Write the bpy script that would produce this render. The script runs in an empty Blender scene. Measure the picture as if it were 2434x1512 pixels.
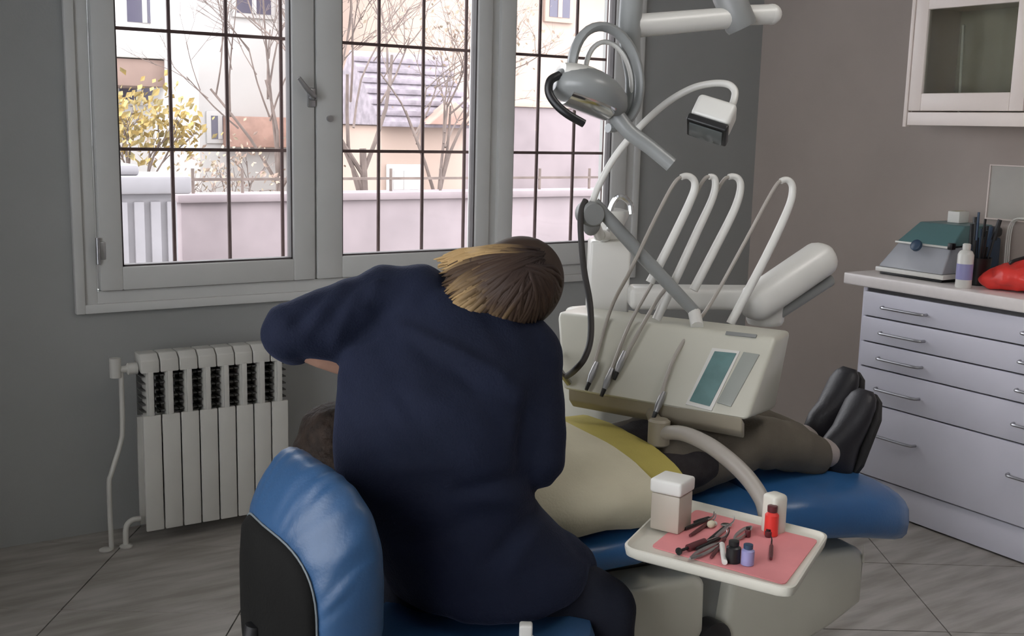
import bpy, bmesh, math, random
from mathutils import Vector, Matrix, noise
random.seed(7)
sc = bpy.context.scene
COL = sc.collection
V = Vector
PI = math.pi

# ------------------------------------------------------------------ camera
F_PX, CX, CY, CAM_H = 2650.0, 1217.0, 756.0, 1.45
RX = V((0.842, -0.072, 0.535)); RY = V((-0.539, -0.156, 0.828))   # world x / y axes seen in (right, down, forward)
RX.normalize(); RY = (RY - RX * RY.dot(RX)).normalized(); RZ = RX.cross(RY)
right = V((RX[0], RY[0], RZ[0])); down = V((RX[1], RY[1], RZ[1])); fwd = V((RX[2], RY[2], RZ[2]))
CAMO = V((0, 0, CAM_H))
cam_data = bpy.data.cameras.new('camera'); cam = bpy.data.objects.new('camera', cam_data); COL.objects.link(cam)
cam_data.sensor_width = 36.0; cam_data.lens = F_PX / 2434.0 * 36.0; cam_data.clip_start = 0.05
M = Matrix((right, -down, -fwd)).transposed().to_4x4(); M.translation = CAMO
cam.matrix_world = M
sc.camera = cam

# ------------------------------------------------------------------ sky, lamps, exposure
world = bpy.data.worlds.new('sky'); sc.world = world; world.use_nodes = True
wn = world.node_tree.nodes; wl = world.node_tree.links
bg = wn['Background']
tcw = wn.new('ShaderNodeTexCoord'); nzw = wn.new('ShaderNodeTexNoise'); crw = wn.new('ShaderNodeValToRGB')
nzw.inputs['Scale'].default_value = 2.2; nzw.inputs['Detail'].default_value = 5
crw.color_ramp.elements[0].position = .3; crw.color_ramp.elements[0].color = (0.78, 0.84, 0.95, 1)
crw.color_ramp.elements[1].position = .7; crw.color_ramp.elements[1].color = (1.0, 0.97, 0.95, 1)
wl.new(tcw.outputs['Generated'], nzw.inputs['Vector']); wl.new(nzw.outputs['Fac'], crw.inputs['Fac']); wl.new(crw.outputs['Color'], bg.inputs['Color'])
bg.inputs['Strength'].default_value = 5.5
FILL_STRENGTH = 6.0
sc.view_settings.view_transform = 'Standard'; sc.view_settings.look = 'None'
sc.view_settings.exposure = 0.32; sc.view_settings.gamma = 1.0
sc.view_settings.use_curve_mapping = False

# ------------------------------------------------------------------ helpers
def ray(px, py):
    return right * (px - CX) + down * (py - CY) + fwd * F_PX
def at(px, py, D):            # point D metres in front of the lens plane
    return CAMO + ray(px, py) * (D / F_PX)
def onz(px, py, z):
    d = ray(px, py); return CAMO + d * ((z - CAM_H) / d.z)
def onx(px, py, x):
    d = ray(px, py); return CAMO + d * (x / d.x)
def ony(px, py, y):
    d = ray(px, py); return CAMO + d * (y / d.y)
RH = V((right.x, right.y, 0)).normalized()       # horizontal right and forward of the view
FH = V((fwd.x, fwd.y, 0)).normalized()
UP = V((0, 0, 1))

def mat(name, rgb, rough=.5, metal=0., var=0., vscale=8., bump=0., bscale=60., stretch=None, spec=.5, rgb2=None, coat=0., emit=None):
    m = bpy.data.materials.new(name); m.use_nodes = True
    nt = m.node_tree; b = nt.nodes['Principled BSDF']
    b.inputs['Roughness'].default_value = rough; b.inputs['Metallic'].default_value = metal
    b.inputs['Specular IOR Level'].default_value = spec; b.inputs['Coat Weight'].default_value = coat
    c = (*rgb, 1)
    b.inputs['Base Color'].default_value = c
    tc = nt.nodes.new('ShaderNodeTexCoord'); mp = nt.nodes.new('ShaderNodeMapping')
    nt.links.new(tc.outputs['Object'], mp.inputs['Vector'])
    if stretch: mp.inputs['Scale'].default_value = stretch
    nz = nt.nodes.new('ShaderNodeTexNoise'); nz.inputs['Scale'].default_value = vscale; nz.inputs['Detail'].default_value = 4
    nt.links.new(mp.outputs['Vector'], nz.inputs['Vector'])
    cr = nt.nodes.new('ShaderNodeValToRGB')
    k = max(var, .03)
    cr.color_ramp.elements[0].color = (*[v * (1 - k) for v in rgb], 1) if rgb2 is None else c
    cr.color_ramp.elements[1].color = (*[min(1, v * (1 + k)) for v in rgb], 1) if rgb2 is None else (*rgb2, 1)
    cr.color_ramp.elements[0].position = .35; cr.color_ramp.elements[1].position = .65
    nt.links.new(nz.outputs['Fac'], cr.inputs['Fac']); nt.links.new(cr.outputs['Color'], b.inputs['Base Color'])
    if bump > 0:
        n2 = nt.nodes.new('ShaderNodeTexNoise'); n2.inputs['Scale'].default_value = bscale; n2.inputs['Detail'].default_value = 3
        nt.links.new(mp.outputs['Vector'], n2.inputs['Vector'])
        bp = nt.nodes.new('ShaderNodeBump'); bp.inputs['Strength'].default_value = bump; bp.inputs['Distance'].default_value = .01
        nt.links.new(n2.outputs['Fac'], bp.inputs['Height']); nt.links.new(bp.outputs['Normal'], b.inputs['Normal'])
    if emit:
        b.inputs['Emission Color'].default_value = (*emit[0], 1); b.inputs['Emission Strength'].default_value = emit[1]
    return m

def glass_mat(name, tint=(1, 1, 1), gloss=.08):
    m = bpy.data.materials.new(name); m.use_nodes = True
    nt = m.node_tree; nt.nodes.clear()
    out = nt.nodes.new('ShaderNodeOutputMaterial'); mx = nt.nodes.new('ShaderNodeMixShader')
    t = nt.nodes.new('ShaderNodeBsdfTransparent'); g = nt.nodes.new('ShaderNodeBsdfGlossy')
    t.inputs['Color'].default_value = (*tint, 1); g.inputs['Roughness'].default_value = .05
    lw = nt.nodes.new('ShaderNodeFresnel'); lw.inputs['IOR'].default_value = 1.0 + gloss * 5
    nt.links.new(lw.outputs['Fac'], mx.inputs['Fac'])
    nt.links.new(t.outputs[0], mx.inputs[1]); nt.links.new(g.outputs[0], mx.inputs[2]); nt.links.new(mx.outputs[0], out.inputs['Surface'])
    return m

def attr_mat(name, attr, rough=.5):
    m = bpy.data.materials.new(name); m.use_nodes = True
    nt = m.node_tree; b = nt.nodes['Principled BSDF']; b.inputs['Roughness'].default_value = rough; b.inputs['Specular IOR Level'].default_value = .2
    a = nt.nodes.new('ShaderNodeAttribute'); a.attribute_name = attr
    nt.links.new(a.outputs['Color'], b.inputs['Base Color'])
    return m

MT = dict(
    wall=mat('grey_wall_paint', (.305, .31, .30), .75, var=.03, vscale=3, bump=.05, bscale=180),
    wall_r=mat('warm_lit_wall_paint', (.42, .362, .325), .75, var=.03, vscale=3, bump=.05, bscale=180),  # grey wall paint with the warm light on this wall put into its colour
    ceil=mat('white_ceiling_paint', (.7, .7, .68), .8, bump=.04, bscale=150),
    tile=mat('grey_wood_tile', (.26, .24, .21), .38, rgb2=(.40, .375, .345), vscale=3.0, stretch=(1.2, 7, 1), bump=.05, bscale=25),
    grout=mat('grout', (.10, .095, .085), .9, bump=.1),
    frame=mat('white_upvc', (.55, .55, .53), .4, var=.03, vscale=4),
    gasket=mat('dark_gasket', (.07, .06, .06), .6),
    bar=mat('brown_iron', (.045, .022, .02), .5, metal=.3, bump=.1, bscale=90),
    rad=mat('radiator_enamel', (.50, .49, .45), .35, var=.03),
    fin=mat('painted_shade_fin', (.075, .075, .07), .7),  # dark colour stands for the shade inside the enamelled vents
    chrome=mat('chrome', (.75, .75, .76), .18, metal=1.),
    steel=mat('brushed_steel', (.45, .45, .46), .35, metal=1., bump=.05, bscale=120, stretch=(1, 1, 12)),
    cream=mat('cream_plastic', (.56, .55, .47), .35, var=.03, vscale=5),
    creamw=mat('white_plastic', (.70, .69, .65), .3, var=.02, vscale=5),
    greyp=mat('grey_plastic', (.24, .245, .24), .4, var=.04),
    lampgrey=mat('lamp_grey_plastic', (.26, .27, .265), .32, var=.04),
    dark=mat('black_plastic', (.010, .010, .011), .4, var=.1),
    shell=mat('matt_black_shell', (.006, .006, .0055), .8, var=.1, bump=.1, bscale=150, spec=.12),
    rubber=mat('dark_cable_rubber', (.03, .026, .024), .6),
    beige=mat('beige_plastic', (.46, .41, .34), .45, var=.04),
    boardm=mat('pale_board', (.46, .44, .40), .6),
    armgrey=mat('warm_grey_plastic', (.38, .35, .31), .4, var=.03),
    tan=mat('tan_plastic', (.30, .265, .20), .45, var=.05),
    teal=mat('teal_display', (.13, .23, .23), .2, var=.08, vscale=30),
    keypad=mat('grey_keypad', (.32, .34, .31), .35),
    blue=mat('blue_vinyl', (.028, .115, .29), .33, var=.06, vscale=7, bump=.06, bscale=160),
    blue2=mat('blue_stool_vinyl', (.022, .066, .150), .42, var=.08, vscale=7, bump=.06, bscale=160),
    piping=mat('pale_piping', (.13, .15, .16), .5),
    navy=mat('navy_coat_cloth', (.0066, .0096, .0235), .85, var=.12, vscale=5, bump=.25, bscale=220, spec=.2),
    trouser_d=mat('dark_trouser_cloth', (.014, .016, .026), .85, bump=.2, bscale=200, spec=.2),
    skin=mat('skin', (.42, .24, .17), .5, var=.06, vscale=20, bump=.05, bscale=200),
    patshirt=mat('charcoal_knit', (.045, .04, .042), .9, var=.15, vscale=40, bump=.3, bscale=300, spec=.2),
    pattr=mat('taupe_trouser_cloth', (.135, .118, .095), .85, var=.1, vscale=10, bump=.25, bscale=200, spec=.2),
    sock=mat('pale_sock', (.36, .31, .29), .9, bump=.2, bscale=200),
    shoe=mat('black_shoe_leather', (.013, .012, .016), .5, var=.1, bump=.1, bscale=120),
    sole=mat('dark_rubber_sole', (.02, .018, .018), .7, bump=.2, bscale=80),
    gown=mat('yellow_gown_cloth', (.44, .37, .10), .8, var=.08, vscale=6, bump=.15, bscale=180, spec=.2),
    bib=mat('cream_drape_cloth', (.60, .56, .42), .85, var=.05, vscale=6, bump=.15, bscale=180, spec=.2),
    pink=mat('pink_tray_paper', (.72, .26, .27), .8, var=.05, vscale=10),
    traywhite=mat('tray_white_enamel', (.68, .66, .58), .3, var=.02),
    maroon=mat('maroon_plastic', (.10, .02, .025), .4),
    redp=mat('red_plastic', (.75, .045, .035), .4, var=.08, vscale=15, bump=.1, bscale=40),
    lilac=mat('lilac_plastic', (.30, .29, .52), .35),
    lam=mat('white_laminate', (.69, .68, .765), .28, var=.015, vscale=3),
    lamtop=mat('pale_worktop', (.76, .71, .69), .3, var=.03, vscale=25),
    lamwarm=mat('cream_cabinet_lacquer', (.78, .69, .64), .35, var=.02, vscale=3),
    handle=mat('satin_handle', (.40, .40, .42), .3, metal=.9),
    gap=mat('drawer_shadow_gap', (.10, .095, .10), .7),
    cabin=mat('cabinet_inside', (.48, .45, .39), .7, var=.05),
    devteal=mat('teal_device_lid', (.10, .20, .21), .35, var=.06),
    devgrey=mat('grey_device_body', (.36, .37, .40), .4, var=.05),
    green=mat('dark_green_plastic', (.012, .045, .03), .5),
    navyp=mat('navy_plastic', (.03, .06, .11), .4),
    lens=mat('dark_glass_lens', (.10, .11, .11), .15),
    white=mat('matt_white', (.72, .71, .67), .5),
    glass=glass_mat('window_glass', (.97, .97, .97), .06),
    cabglass=glass_mat('cabinet_glass', (.88, .89, .85), .10),
    # outdoors
    house_w=mat('white_render', (0.492, 0.480, 0.468), .9, var=.05, vscale=.8, bump=.1, bscale=20),
    house_p=mat('peach_render', (0.396, 0.300, 0.252), .9, var=.06, vscale=.8, bump=.1, bscale=20),
    roof=mat('terracotta_roof', (0.360, 0.228, 0.186), .8, var=.15, vscale=6, bump=.2, bscale=20),
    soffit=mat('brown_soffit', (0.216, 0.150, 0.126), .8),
    winout=mat('dark_window_glass', (0.084, 0.078, 0.114), .25),
    slate=mat('lilac_grey_tiles', (.24, .21, .235), .8, var=.2, vscale=12, bump=.2, bscale=20),
    yardwall=mat('lilac_yard_wall', (0.215, 0.178, 0.186), .9, var=.10, vscale=2.5, bump=.1, bscale=15),
    pier=mat('grey_pier', (0.240, 0.228, 0.240), .9, var=.08, vscale=3),
    bark=mat('grey_bark', (0.132, 0.102, 0.090), .9, var=.2, bump=.3, bscale=30),
    autumn=mat('autumn_leaves', (0.348, 0.240, 0.072), .8, rgb2=(0.216, 0.180, 0.084), vscale=9),
    dryleaf=mat('dry_pink_leaves', (0.300, 0.216, 0.180), .8, rgb2=(0.240, 0.198, 0.132), vscale=9),
    ground=mat('pale_paving', (0.252, 0.234, 0.216), .9, var=.1, vscale=2),
)

_n = MT['navy'].node_tree.nodes['Principled BSDF']; _n.inputs['Sheen Weight'].default_value = .10; _n.inputs['Sheen Roughness'].default_value = .4; _n.inputs['Sheen Tint'].default_value = (.35, .42, .75, 1)

# -- bmesh shapes ----------------------------------------------------------
def merge(bm, other):
    me = bpy.data.meshes.new('tmp'); other.to_mesh(me); other.free(); bm.from_mesh(me); bpy.data.meshes.remove(me)
def box(bm, a, b, bev=0., seg=2, Mx=None):
    """axis-aligned box between corners a and b, edges bevelled, then moved by Mx"""
    t = bmesh.new(); bmesh.ops.create_cube(t, size=1)
    a, b = V(a), V(b); c = (a + b) / 2; s = b - a
    for v in t.verts: v.co = V((v.co.x * s.x + c.x, v.co.y * s.y + c.y, v.co.z * s.z + c.z))
    if bev > 0: bmesh.ops.bevel(t, geom=t.edges[:], offset=min(bev, .49 * min(abs(s.x), abs(s.y), abs(s.z))), segments=seg, affect='EDGES', profile=.5)
    if Mx is not None: bmesh.ops.transform(t, matrix=Mx, verts=t.verts)
    bmesh.ops.recalc_face_normals(t, faces=t.faces)
    merge(bm, t)
def hull(bm, pts, bev=0., seg=3):
    t = bmesh.new()
    for p in pts: t.verts.new(V(p))
    r = bmesh.ops.convex_hull(t, input=t.verts)
    bmesh.ops.dissolve_limit(t, angle_limit=.02, verts=t.verts, edges=t.edges)
    if bev > 0: bmesh.ops.bevel(t, geom=t.edges[:], offset=bev, segments=seg, affect='EDGES', profile=.5)
    bmesh.ops.recalc_face_normals(t, faces=t.faces)
    merge(bm, t)
def spline(pts, n=6, closed=False):
    pts = [V(p) for p in pts]; out = []
    N = len(pts); rng = N if closed else N - 1
    for i in range(rng):
        p1, p2 = pts[i], pts[(i + 1) % N]
        p0 = pts[i - 1] if (i > 0 or closed) else p1 * 2 - p2
        p3 = pts[(i + 2) % N] if (i + 2 < N or closed) else p2 * 2 - p1
        for k in range(n):
            t = k / n
            out.append(.5 * ((2 * p1) + (p2 - p0) * t + (2 * p0 - 5 * p1 + 4 * p2 - p3) * t * t + (3 * p1 - p0 - 3 * p2 + p3) * t ** 3))
    if not closed: out.append(pts[-1].copy())
    return out
def tube(bm, pts, r, n=12, closed=False, flat=None, caps=True):
    """tube along a polyline; r a number or a list; flat=(axis, factor) squashes the section along an axis"""
    pts = [V(p) for p in pts]; N = len(pts)
    rs = r if isinstance(r, (list, tuple)) else [r] * N
    if len(rs) != N: rs = [rs[min(len(rs) - 1, int(i / (N - 1) * (len(rs) - 1)))] * (1 - (i / (N - 1) * (len(rs) - 1)) % 1) + rs[min(len(rs) - 1, int(i / (N - 1) * (len(rs) - 1)) + 1)] * ((i / (N - 1) * (len(rs) - 1)) % 1) for i in range(N)]
    prev = None; rings = []
    for i in range(N):
        a = pts[i - 1] if (i > 0 or closed) else pts[i]
        b = pts[(i + 1) % N] if (i < N - 1 or closed) else pts[i]
        tg = (b - a).normalized()
        if prev is None:
            u = tg.cross(UP); u = u if u.length > .05 else tg.cross(V((1, 0, 0))); u.normalize()
        else:
            u = (prev - tg * prev.dot(tg)); u = u.normalized() if u.length > 1e-4 else tg.orthogonal().normalized()
        prev = u; w = tg.cross(u)
        ring = []
        for k in range(n):
            an = 2 * PI * k / n; o = (u * math.cos(an) + w * math.sin(an)) * rs[i]
            if flat: o = o - flat[0] * (o.dot(flat[0]) * (1 - flat[1]))
            ring.append(bm.verts.new(pts[i] + o))
        rings.append(ring)
    for i in range(N if closed else N - 1):
        A, B = rings[i], rings[(i + 1) % N]
        for k in range(n):
            bm.faces.new((A[k], A[(k + 1) % n], B[(k + 1) % n], B[k]))
    if not closed and caps:
        bm.faces.new(rings[0][::-1]); bm.faces.new(rings[-1])
def rod(bm, a, b, r, n=12, r2=None):
    tube(bm, [a, b], [r, r if r2 is None else r2], n)
def ell(bm, c, rad, Mx=None, seg=16, rings=10):
    t = bmesh.new(); bmesh.ops.create_uvsphere(t, u_segments=seg, v_segments=rings, radius=1)
    for v in t.verts: v.co = V((v.co.x * rad[0], v.co.y * rad[1], v.co.z * rad[2]))
    if Mx is not None: bmesh.ops.transform(t, matrix=Mx.to_4x4(), verts=t.verts)
    bmesh.ops.translate(t, verts=t.verts, vec=V(c)); merge(bm, t)
def lathe(bm, prof, c=(0, 0, 0), Mx=None, n=24):
    t = bmesh.new(); rings = []
    for r, z in prof:
        rings.append([t.verts.new((max(r, 1e-4) * math.cos(2 * PI * k / n), max(r, 1e-4) * math.sin(2 * PI * k / n), z)) for k in range(n)])
    for A, B in zip(rings, rings[1:]):
        for k in range(n): t.faces.new((A[k], A[(k + 1) % n], B[(k + 1) % n], B[k]))
    t.faces.new(rings[0][::-1]); t.faces.new(rings[-1])
    if Mx is not None: bmesh.ops.transform(t, matrix=Mx.to_4x4(), verts=t.verts)
    bmesh.ops.translate(t, verts=t.verts, vec=V(c)); bmesh.ops.recalc_face_normals(t, faces=t.faces); merge(bm, t)
def limb(bm, chain, n=14):
    """tapered limb through (point, radius) joints with round joints, for remeshing"""
    for (p, r), (q, s) in zip(chain, chain[1:]):
        rod(bm, p, q, r, n, s)
    for p, r in chain: ell(bm, p, (r, r, r), seg=14, rings=9)
def frame3(z, x=None):
    """3x3 matrix whose local z is the given direction"""
    z = V(z).normalized(); x = V(x) if x is not None else (UP.cross(z) if abs(z.z) < .95 else V((1, 0, 0)))
    x = (x - z * x.dot(z)).normalized(); y = z.cross(x)
    return Matrix((x, y, z)).transposed()
def loft(bm, secs, n=28):
    """closed skin over elliptical sections (centre, axis a, axis b)"""
    rings = []
    for c, a, b in secs:
        rings.append([bm.verts.new(V(c) + V(a) * math.cos(2 * PI * k / n) + V(b) * math.sin(2 * PI * k / n)) for k in range(n)])
    for A, B in zip(rings, rings[1:]):
        for k in range(n): bm.faces.new((A[k], A[(k + 1) % n], B[(k + 1) % n], B[k]))
    bm.faces.new(rings[0][::-1]); bm.faces.new(rings[-1])

# -- objects -----------------------------------------------------------------
ORG = {}
def _link(o, parent):
    COL.objects.link(o)
    if parent is not None: o.parent = parent
def to_obj(name, bm, m, parent=None, smooth=40, origin=None, me=None):
    if parent is not None: org = ORG[parent]
    else: org = V(origin) if origin is not None else V((0, 0, 0))
    if me is None:
        me = bpy.data.meshes.new(name)
        bmesh.ops.recalc_face_normals(bm, faces=bm.faces)
        bm.to_mesh(me); bm.free()
    me.transform(Matrix.Translation(-org))
    me.materials.clear(); me.materials.append(MT[m] if isinstance(m, str) else m)
    if smooth:
        for p in me.polygons: p.use_smooth = True
        me.set_sharp_from_angle(angle=math.radians(smooth))
    o = bpy.data.objects.new(name, me); _link(o, parent)
    if parent is None: o.location = org
    ORG[o] = org
    return o
def tag(o, label=None, cat=None, group=None, kind=None):
    if label: o['label'] = label
    if cat: o['category'] = cat
    if group: o['group'] = group
    if kind: o['kind'] = kind
    return o
def thing(name, loc, label, cat, group=None, kind=None):
    o = bpy.data.objects.new(name, None); COL.objects.link(o); o.location = V(loc); o.empty_display_size = .1
    ORG[o] = V(loc); return tag(o, label, cat, group, kind)
class B:                      # with-less mesh builder: b = B(); b.box(...); b.out(name, mat, parent)
    def __init__(s): s.bm = bmesh.new()
    def box(s, *a, **k): box(s.bm, *a, **k); return s
    def hull(s, *a, **k): hull(s.bm, *a, **k); return s
    def tube(s, *a, **k): tube(s.bm, *a, **k); return s
    def rod(s, *a, **k): rod(s.bm, *a, **k); return s
    def ell(s, *a, **k): ell(s.bm, *a, **k); return s
    def lathe(s, *a, **k): lathe(s.bm, *a, **k); return s
    def limb(s, *a, **k): limb(s.bm, *a, **k); return s
    def loft(s, *a, **k): loft(s.bm, *a, **k); return s
    def out(s, name, m, parent=None, **k): return to_obj(name, s.bm, m, parent, **k)
    def remesh(s, name, m, parent=None, voxel=.01, smooth=6, fold=None, origin=None):
        me = bpy.data.meshes.new('tmp'); s.bm.to_mesh(me); s.bm.free()
        o = bpy.data.objects.new('tmp', me); COL.objects.link(o)
        md = o.modifiers.new('r', 'REMESH'); md.mode = 'VOXEL'; md.voxel_size = voxel
        ms = o.modifiers.new('s', 'SMOOTH'); ms.factor = .5; ms.iterations = smooth
        dg = bpy.context.evaluated_depsgraph_get(); dg.update()
        nm = bpy.data.meshes.new_from_object(o.evaluated_get(dg)); nm.name = name
        bpy.data.objects.remove(o); bpy.data.meshes.remove(me)
        if fold:
            nn = [v.normal.copy() for v in nm.vertices]
            for v, nr in zip(nm.vertices, nn): v.co = v.co + nr * fold(v.co)
        return to_obj(name, None, m, parent, smooth=180, me=nm, origin=origin)

# ------------------------------------------------------------------ room shell
YW, XR, XL, YF, HC = 3.93, 3.91, -1.1, -1.3, 2.75
WX0, WX1, WZ0, WZ1 = .80, 3.16, .80, 2.30           # window opening
b = B()
b.box((XL - .25, YW, -.1), (XR + .25, YW + .25, WZ0)); b.box((XL - .25, YW, WZ1), (XR + .25, YW + .25, HC + .1))
b.box((XL - .25, YW, WZ0), (WX0, YW + .25, WZ1)); b.box((WX1, YW, WZ0), (XR + .25, YW + .25, WZ1))
tag(b.out('wall_back', 'wall', smooth=0), kind='structure')
tag(B().box((XR, YF - .2, -.1), (XR + .2, YW, HC + .1)).out('wall_right', 'wall_r', smooth=0), kind='structure')
b = B()                                               # left wall, opened for the added second window
b.box((XL - .2, YF - .2, -.1), (XL, YW, .45)); b.box((XL - .2, YF - .2, 2.45), (XL, YW, HC + .1))
b.box((XL - .2, YF - .2, .45), (XL, -.5, 2.45)); b.box((XL - .2, 2.6, .45), (XL, YW, 2.45))
tag(b.out('wall_left', 'wall', smooth=0), kind='structure')
tag(B().box((XL, YF - .2, -.1), (XR, YF, HC + .1)).out('wall_front', 'wall', smooth=0), kind='structure')
tag(B().box((XL, YF, HC), (XR, YW, HC + .1)).out('ceiling', 'ceil', smooth=0), kind='structure')
floor = tag(B().box((XL, YF, -.1), (XR, YW, -.006)).out('floor', 'grout', smooth=0), kind='structure')
def clip(poly, axis, lim, keep_less):
    out = []
    for i in range(len(poly)):
        p, q = poly[i], poly[(i + 1) % len(poly)]
        ip = (p[axis] <= lim) if keep_less else (p[axis] >= lim); iq = (q[axis] <= lim) if keep_less else (q[axis] >= lim)
        if ip: out.append(p)
        if ip != iq:
            t = (lim - p[axis]) / (q[axis] - p[axis]); out.append(p + (q - p) * t)
    return out
TA = math.radians(-33); tu = V((math.cos(TA), math.sin(TA))); tv = V((-math.sin(TA), math.cos(TA))); TS = .527
for i in range(-14, 14):
    for j in range(-8, 14):
        o2 = tu * (1.31 + i * TS) + tv * (3.637 - j * TS)
        g = .0022
        poly = [o2 + tu * a + tv * c for a, c in ((g, g), (TS - g, g), (TS - g, TS - g), (g, TS - g))]
        for ax, lim, less in ((0, XL, False), (0, XR, True), (1, YF, False), (1, YW, True)):
            if poly: poly = clip(poly, ax, lim, less)
        if len(poly) < 3: continue
        bm = bmesh.new(); dz = random.uniform(-.0006, .0006)
        lo = [bm.verts.new((p.x, p.y, -.006)) for p in poly]; hi = [bm.verts.new((p.x, p.y, dz)) for p in poly]
        try:
            bm.faces.new(hi); bm.faces.new(lo[::-1])
            for k in range(len(poly)): bm.faces.new((lo[k], lo[(k + 1) % len(poly)], hi[(k + 1) % len(poly)], hi[k]))
        except ValueError:
            bm.free(); continue
        to_obj('floor_tile', bm, 'tile', floor, smooth=0)

# window with three glazed lights
win = tag(bpy.data.objects.new('window_1', None), kind='structure'); COL.objects.link(win); ORG[win] = V((0, 0, 0))
def rect_frame(b, x0, x1, z0, z1, y0, y1, w, bev=.004, wb=None):
    wb = wb or w
    b.box((x0, y0, z0), (x0 + w, y1, z1), bev); b.box((x1 - w, y0, z0), (x1, y1, z1), bev)
    b.box((x0 + w - .002, y0, z0), (x1 - w + .002, y1, z0 + wb), bev); b.box((x0 + w - .002, y0, z1 - w), (x1 - w + .002, y1, z1), bev)
b = B(); rect_frame(b, .775, 3.185, .785, 2.32, 3.905, 3.93, .032); b.out('casing', 'frame', win)
b = B(); rect_frame(b, .805, 3.155, .815, 2.29, 3.915, 4.02, .045)
b.box((2.385, 3.915, .85), (2.445, 4.02, 2.25), .003); b.out('outer_frame', 'frame', win)
def sash(x0, x1, z0, z1, gx0, gx1, gz0, y0=3.895, y1=3.965):
    b = B()
    b.box((x0, y0, z0), (gx0, y1, z1), .006); b.box((gx1, y0, z0), (x1, y1, z1), .006)
    b.box((gx0 - .003, y0, z0), (gx1 + .003, y1, gz0), .006); b.box((gx0 - .003, y0, 2.17), (gx1 + .003, y1, z1), .006)
    s = b.out('sash', 'frame', win)
    g = B(); t = .006
    g.box((gx0, y0 + .012, gz0), (gx0 + t, y1 - .02, 2.17)); g.box((gx1 - t, y0 + .012, gz0), (gx1, y1 - .02, 2.17)); g.box((gx0, y0 + .012, gz0), (gx1, y1 - .02, gz0 + t))
    g.out('gasket', 'gasket', s, smooth=0)
    B().box((gx0, y0 + .03, gz0), (gx1, y0 + .036, 2.17)).out('pane', 'glass', s, smooth=0)
    return s
s1 = sash(.856, 1.634, .862, 2.235, .932, 1.548, .942)
s2 = sash(1.642, 2.395, .862, 2.235, 1.745, 2.330, .945)
s3 = sash(2.435, 3.10, .862, 2.235, 2.508, 3.018, .955)
b = B()                                              # turn handle on the meeting stile
hp = ony(738, 232, 3.90)
b.box(hp + V((-.016, -.014, -.035)), hp + V((.016, 0, .035)), .006)
b.tube(spline([hp + V((0, -.012, 0)), hp + V((0, -.035, .002)), hp + V((-.03, -.042, .03)), hp + V((-.062, -.042, .068))], 5), [.011, .011, .010, .008], 10)
b.out('window_handle', 'steel', s1)
b = B()
for zz in (1.0, 2.1): b.rod((.85, 3.89, zz - .045), (.85, 3.89, zz + .045), .008).box((.845, 3.892, zz - .03), (.875, 3.90, zz + .03), .002)
b.out('hinge', 'steel', s1)
b = B(); lp = ony(783, 282, 3.895); b.rod(lp, lp + V((0, -.012, 0)), .012); b.out('lock_cap', 'steel', s2)
B().box((WX0, YW + .02, .785), (WX1, YW + .30, .80), .004).out('sill', 'frame', win)
# unseen window, added in the left wall to bring in more daylight
win2 = tag(bpy.data.objects.new('added_window', None), kind='structure'); COL.objects.link(win2); ORG[win2] = V((0, 0, 0))
b = B(); W2Y, W2Z = (-.5, .50, 1.52, 2.54), (.45, 2.45)
for y0 in W2Y: b.box((XL - .08, y0, W2Z[0]), (XL, y0 + .06, W2Z[1]), .004)
b.box((XL - .08, -.5, W2Z[0]), (XL, 2.6, W2Z[0] + .06), .004); b.box((XL - .08, -.5, W2Z[1] - .06), (XL, 2.6, W2Z[1]), .004)
b.out('outer_frame', 'frame', win2)
for y0, y1 in zip(W2Y, W2Y[1:]): B().box((XL - .045, y0 + .06, W2Z[0] + .06), (XL - .04, y1, W2Z[1] - .06)).out('pane', 'glass', win2, smooth=0)

# iron security grille outside
gr = thing('window_grille', (1.98, 4.12, .82), 'dark brown iron security bars outside the large window', 'window bars')
for x in (.965, 1.172, 1.381, 1.592, 1.80, 2.002, 2.202, 2.402, 2.59, 2.771, 2.968, 3.14):
    B().rod((x, 4.12, .80), (x, 4.12, 2.30), .0075, 8).out('vertical_bar', 'bar', gr)
for z in (1.335, 1.752, 2.17):
    B().box((.80, 4.107, z - .006), (3.16, 4.113, z + .006)).out('horizontal_bar', 'bar', gr, smooth=0)

# unseen ceiling panel, added as fill light over the middle of the room
LP = V((2.3, 1.0, HC))
cl = thing('added_fill_panel', LP, 'unseen square white panel added on the ceiling as fill light', 'lamp')
b = B(); rect = [(LP.x - .36, LP.y - .36), (LP.x + .36, LP.y + .36)]
b.box((LP.x - .36, LP.y - .36, HC - .05), (LP.x + .36, LP.y + .36, HC - .001), .006); b.out('housing', 'white', cl)
lampm = mat('fill_panel_diffuser', (.9, .9, .88), .5, emit=((1.0, .95, .90), FILL_STRENGTH))
B().box((LP.x - .33, LP.y - .33, HC - .056), (LP.x + .33, LP.y + .33, HC - .0505)).out('diffuser', lampm, cl, smooth=0)
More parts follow.
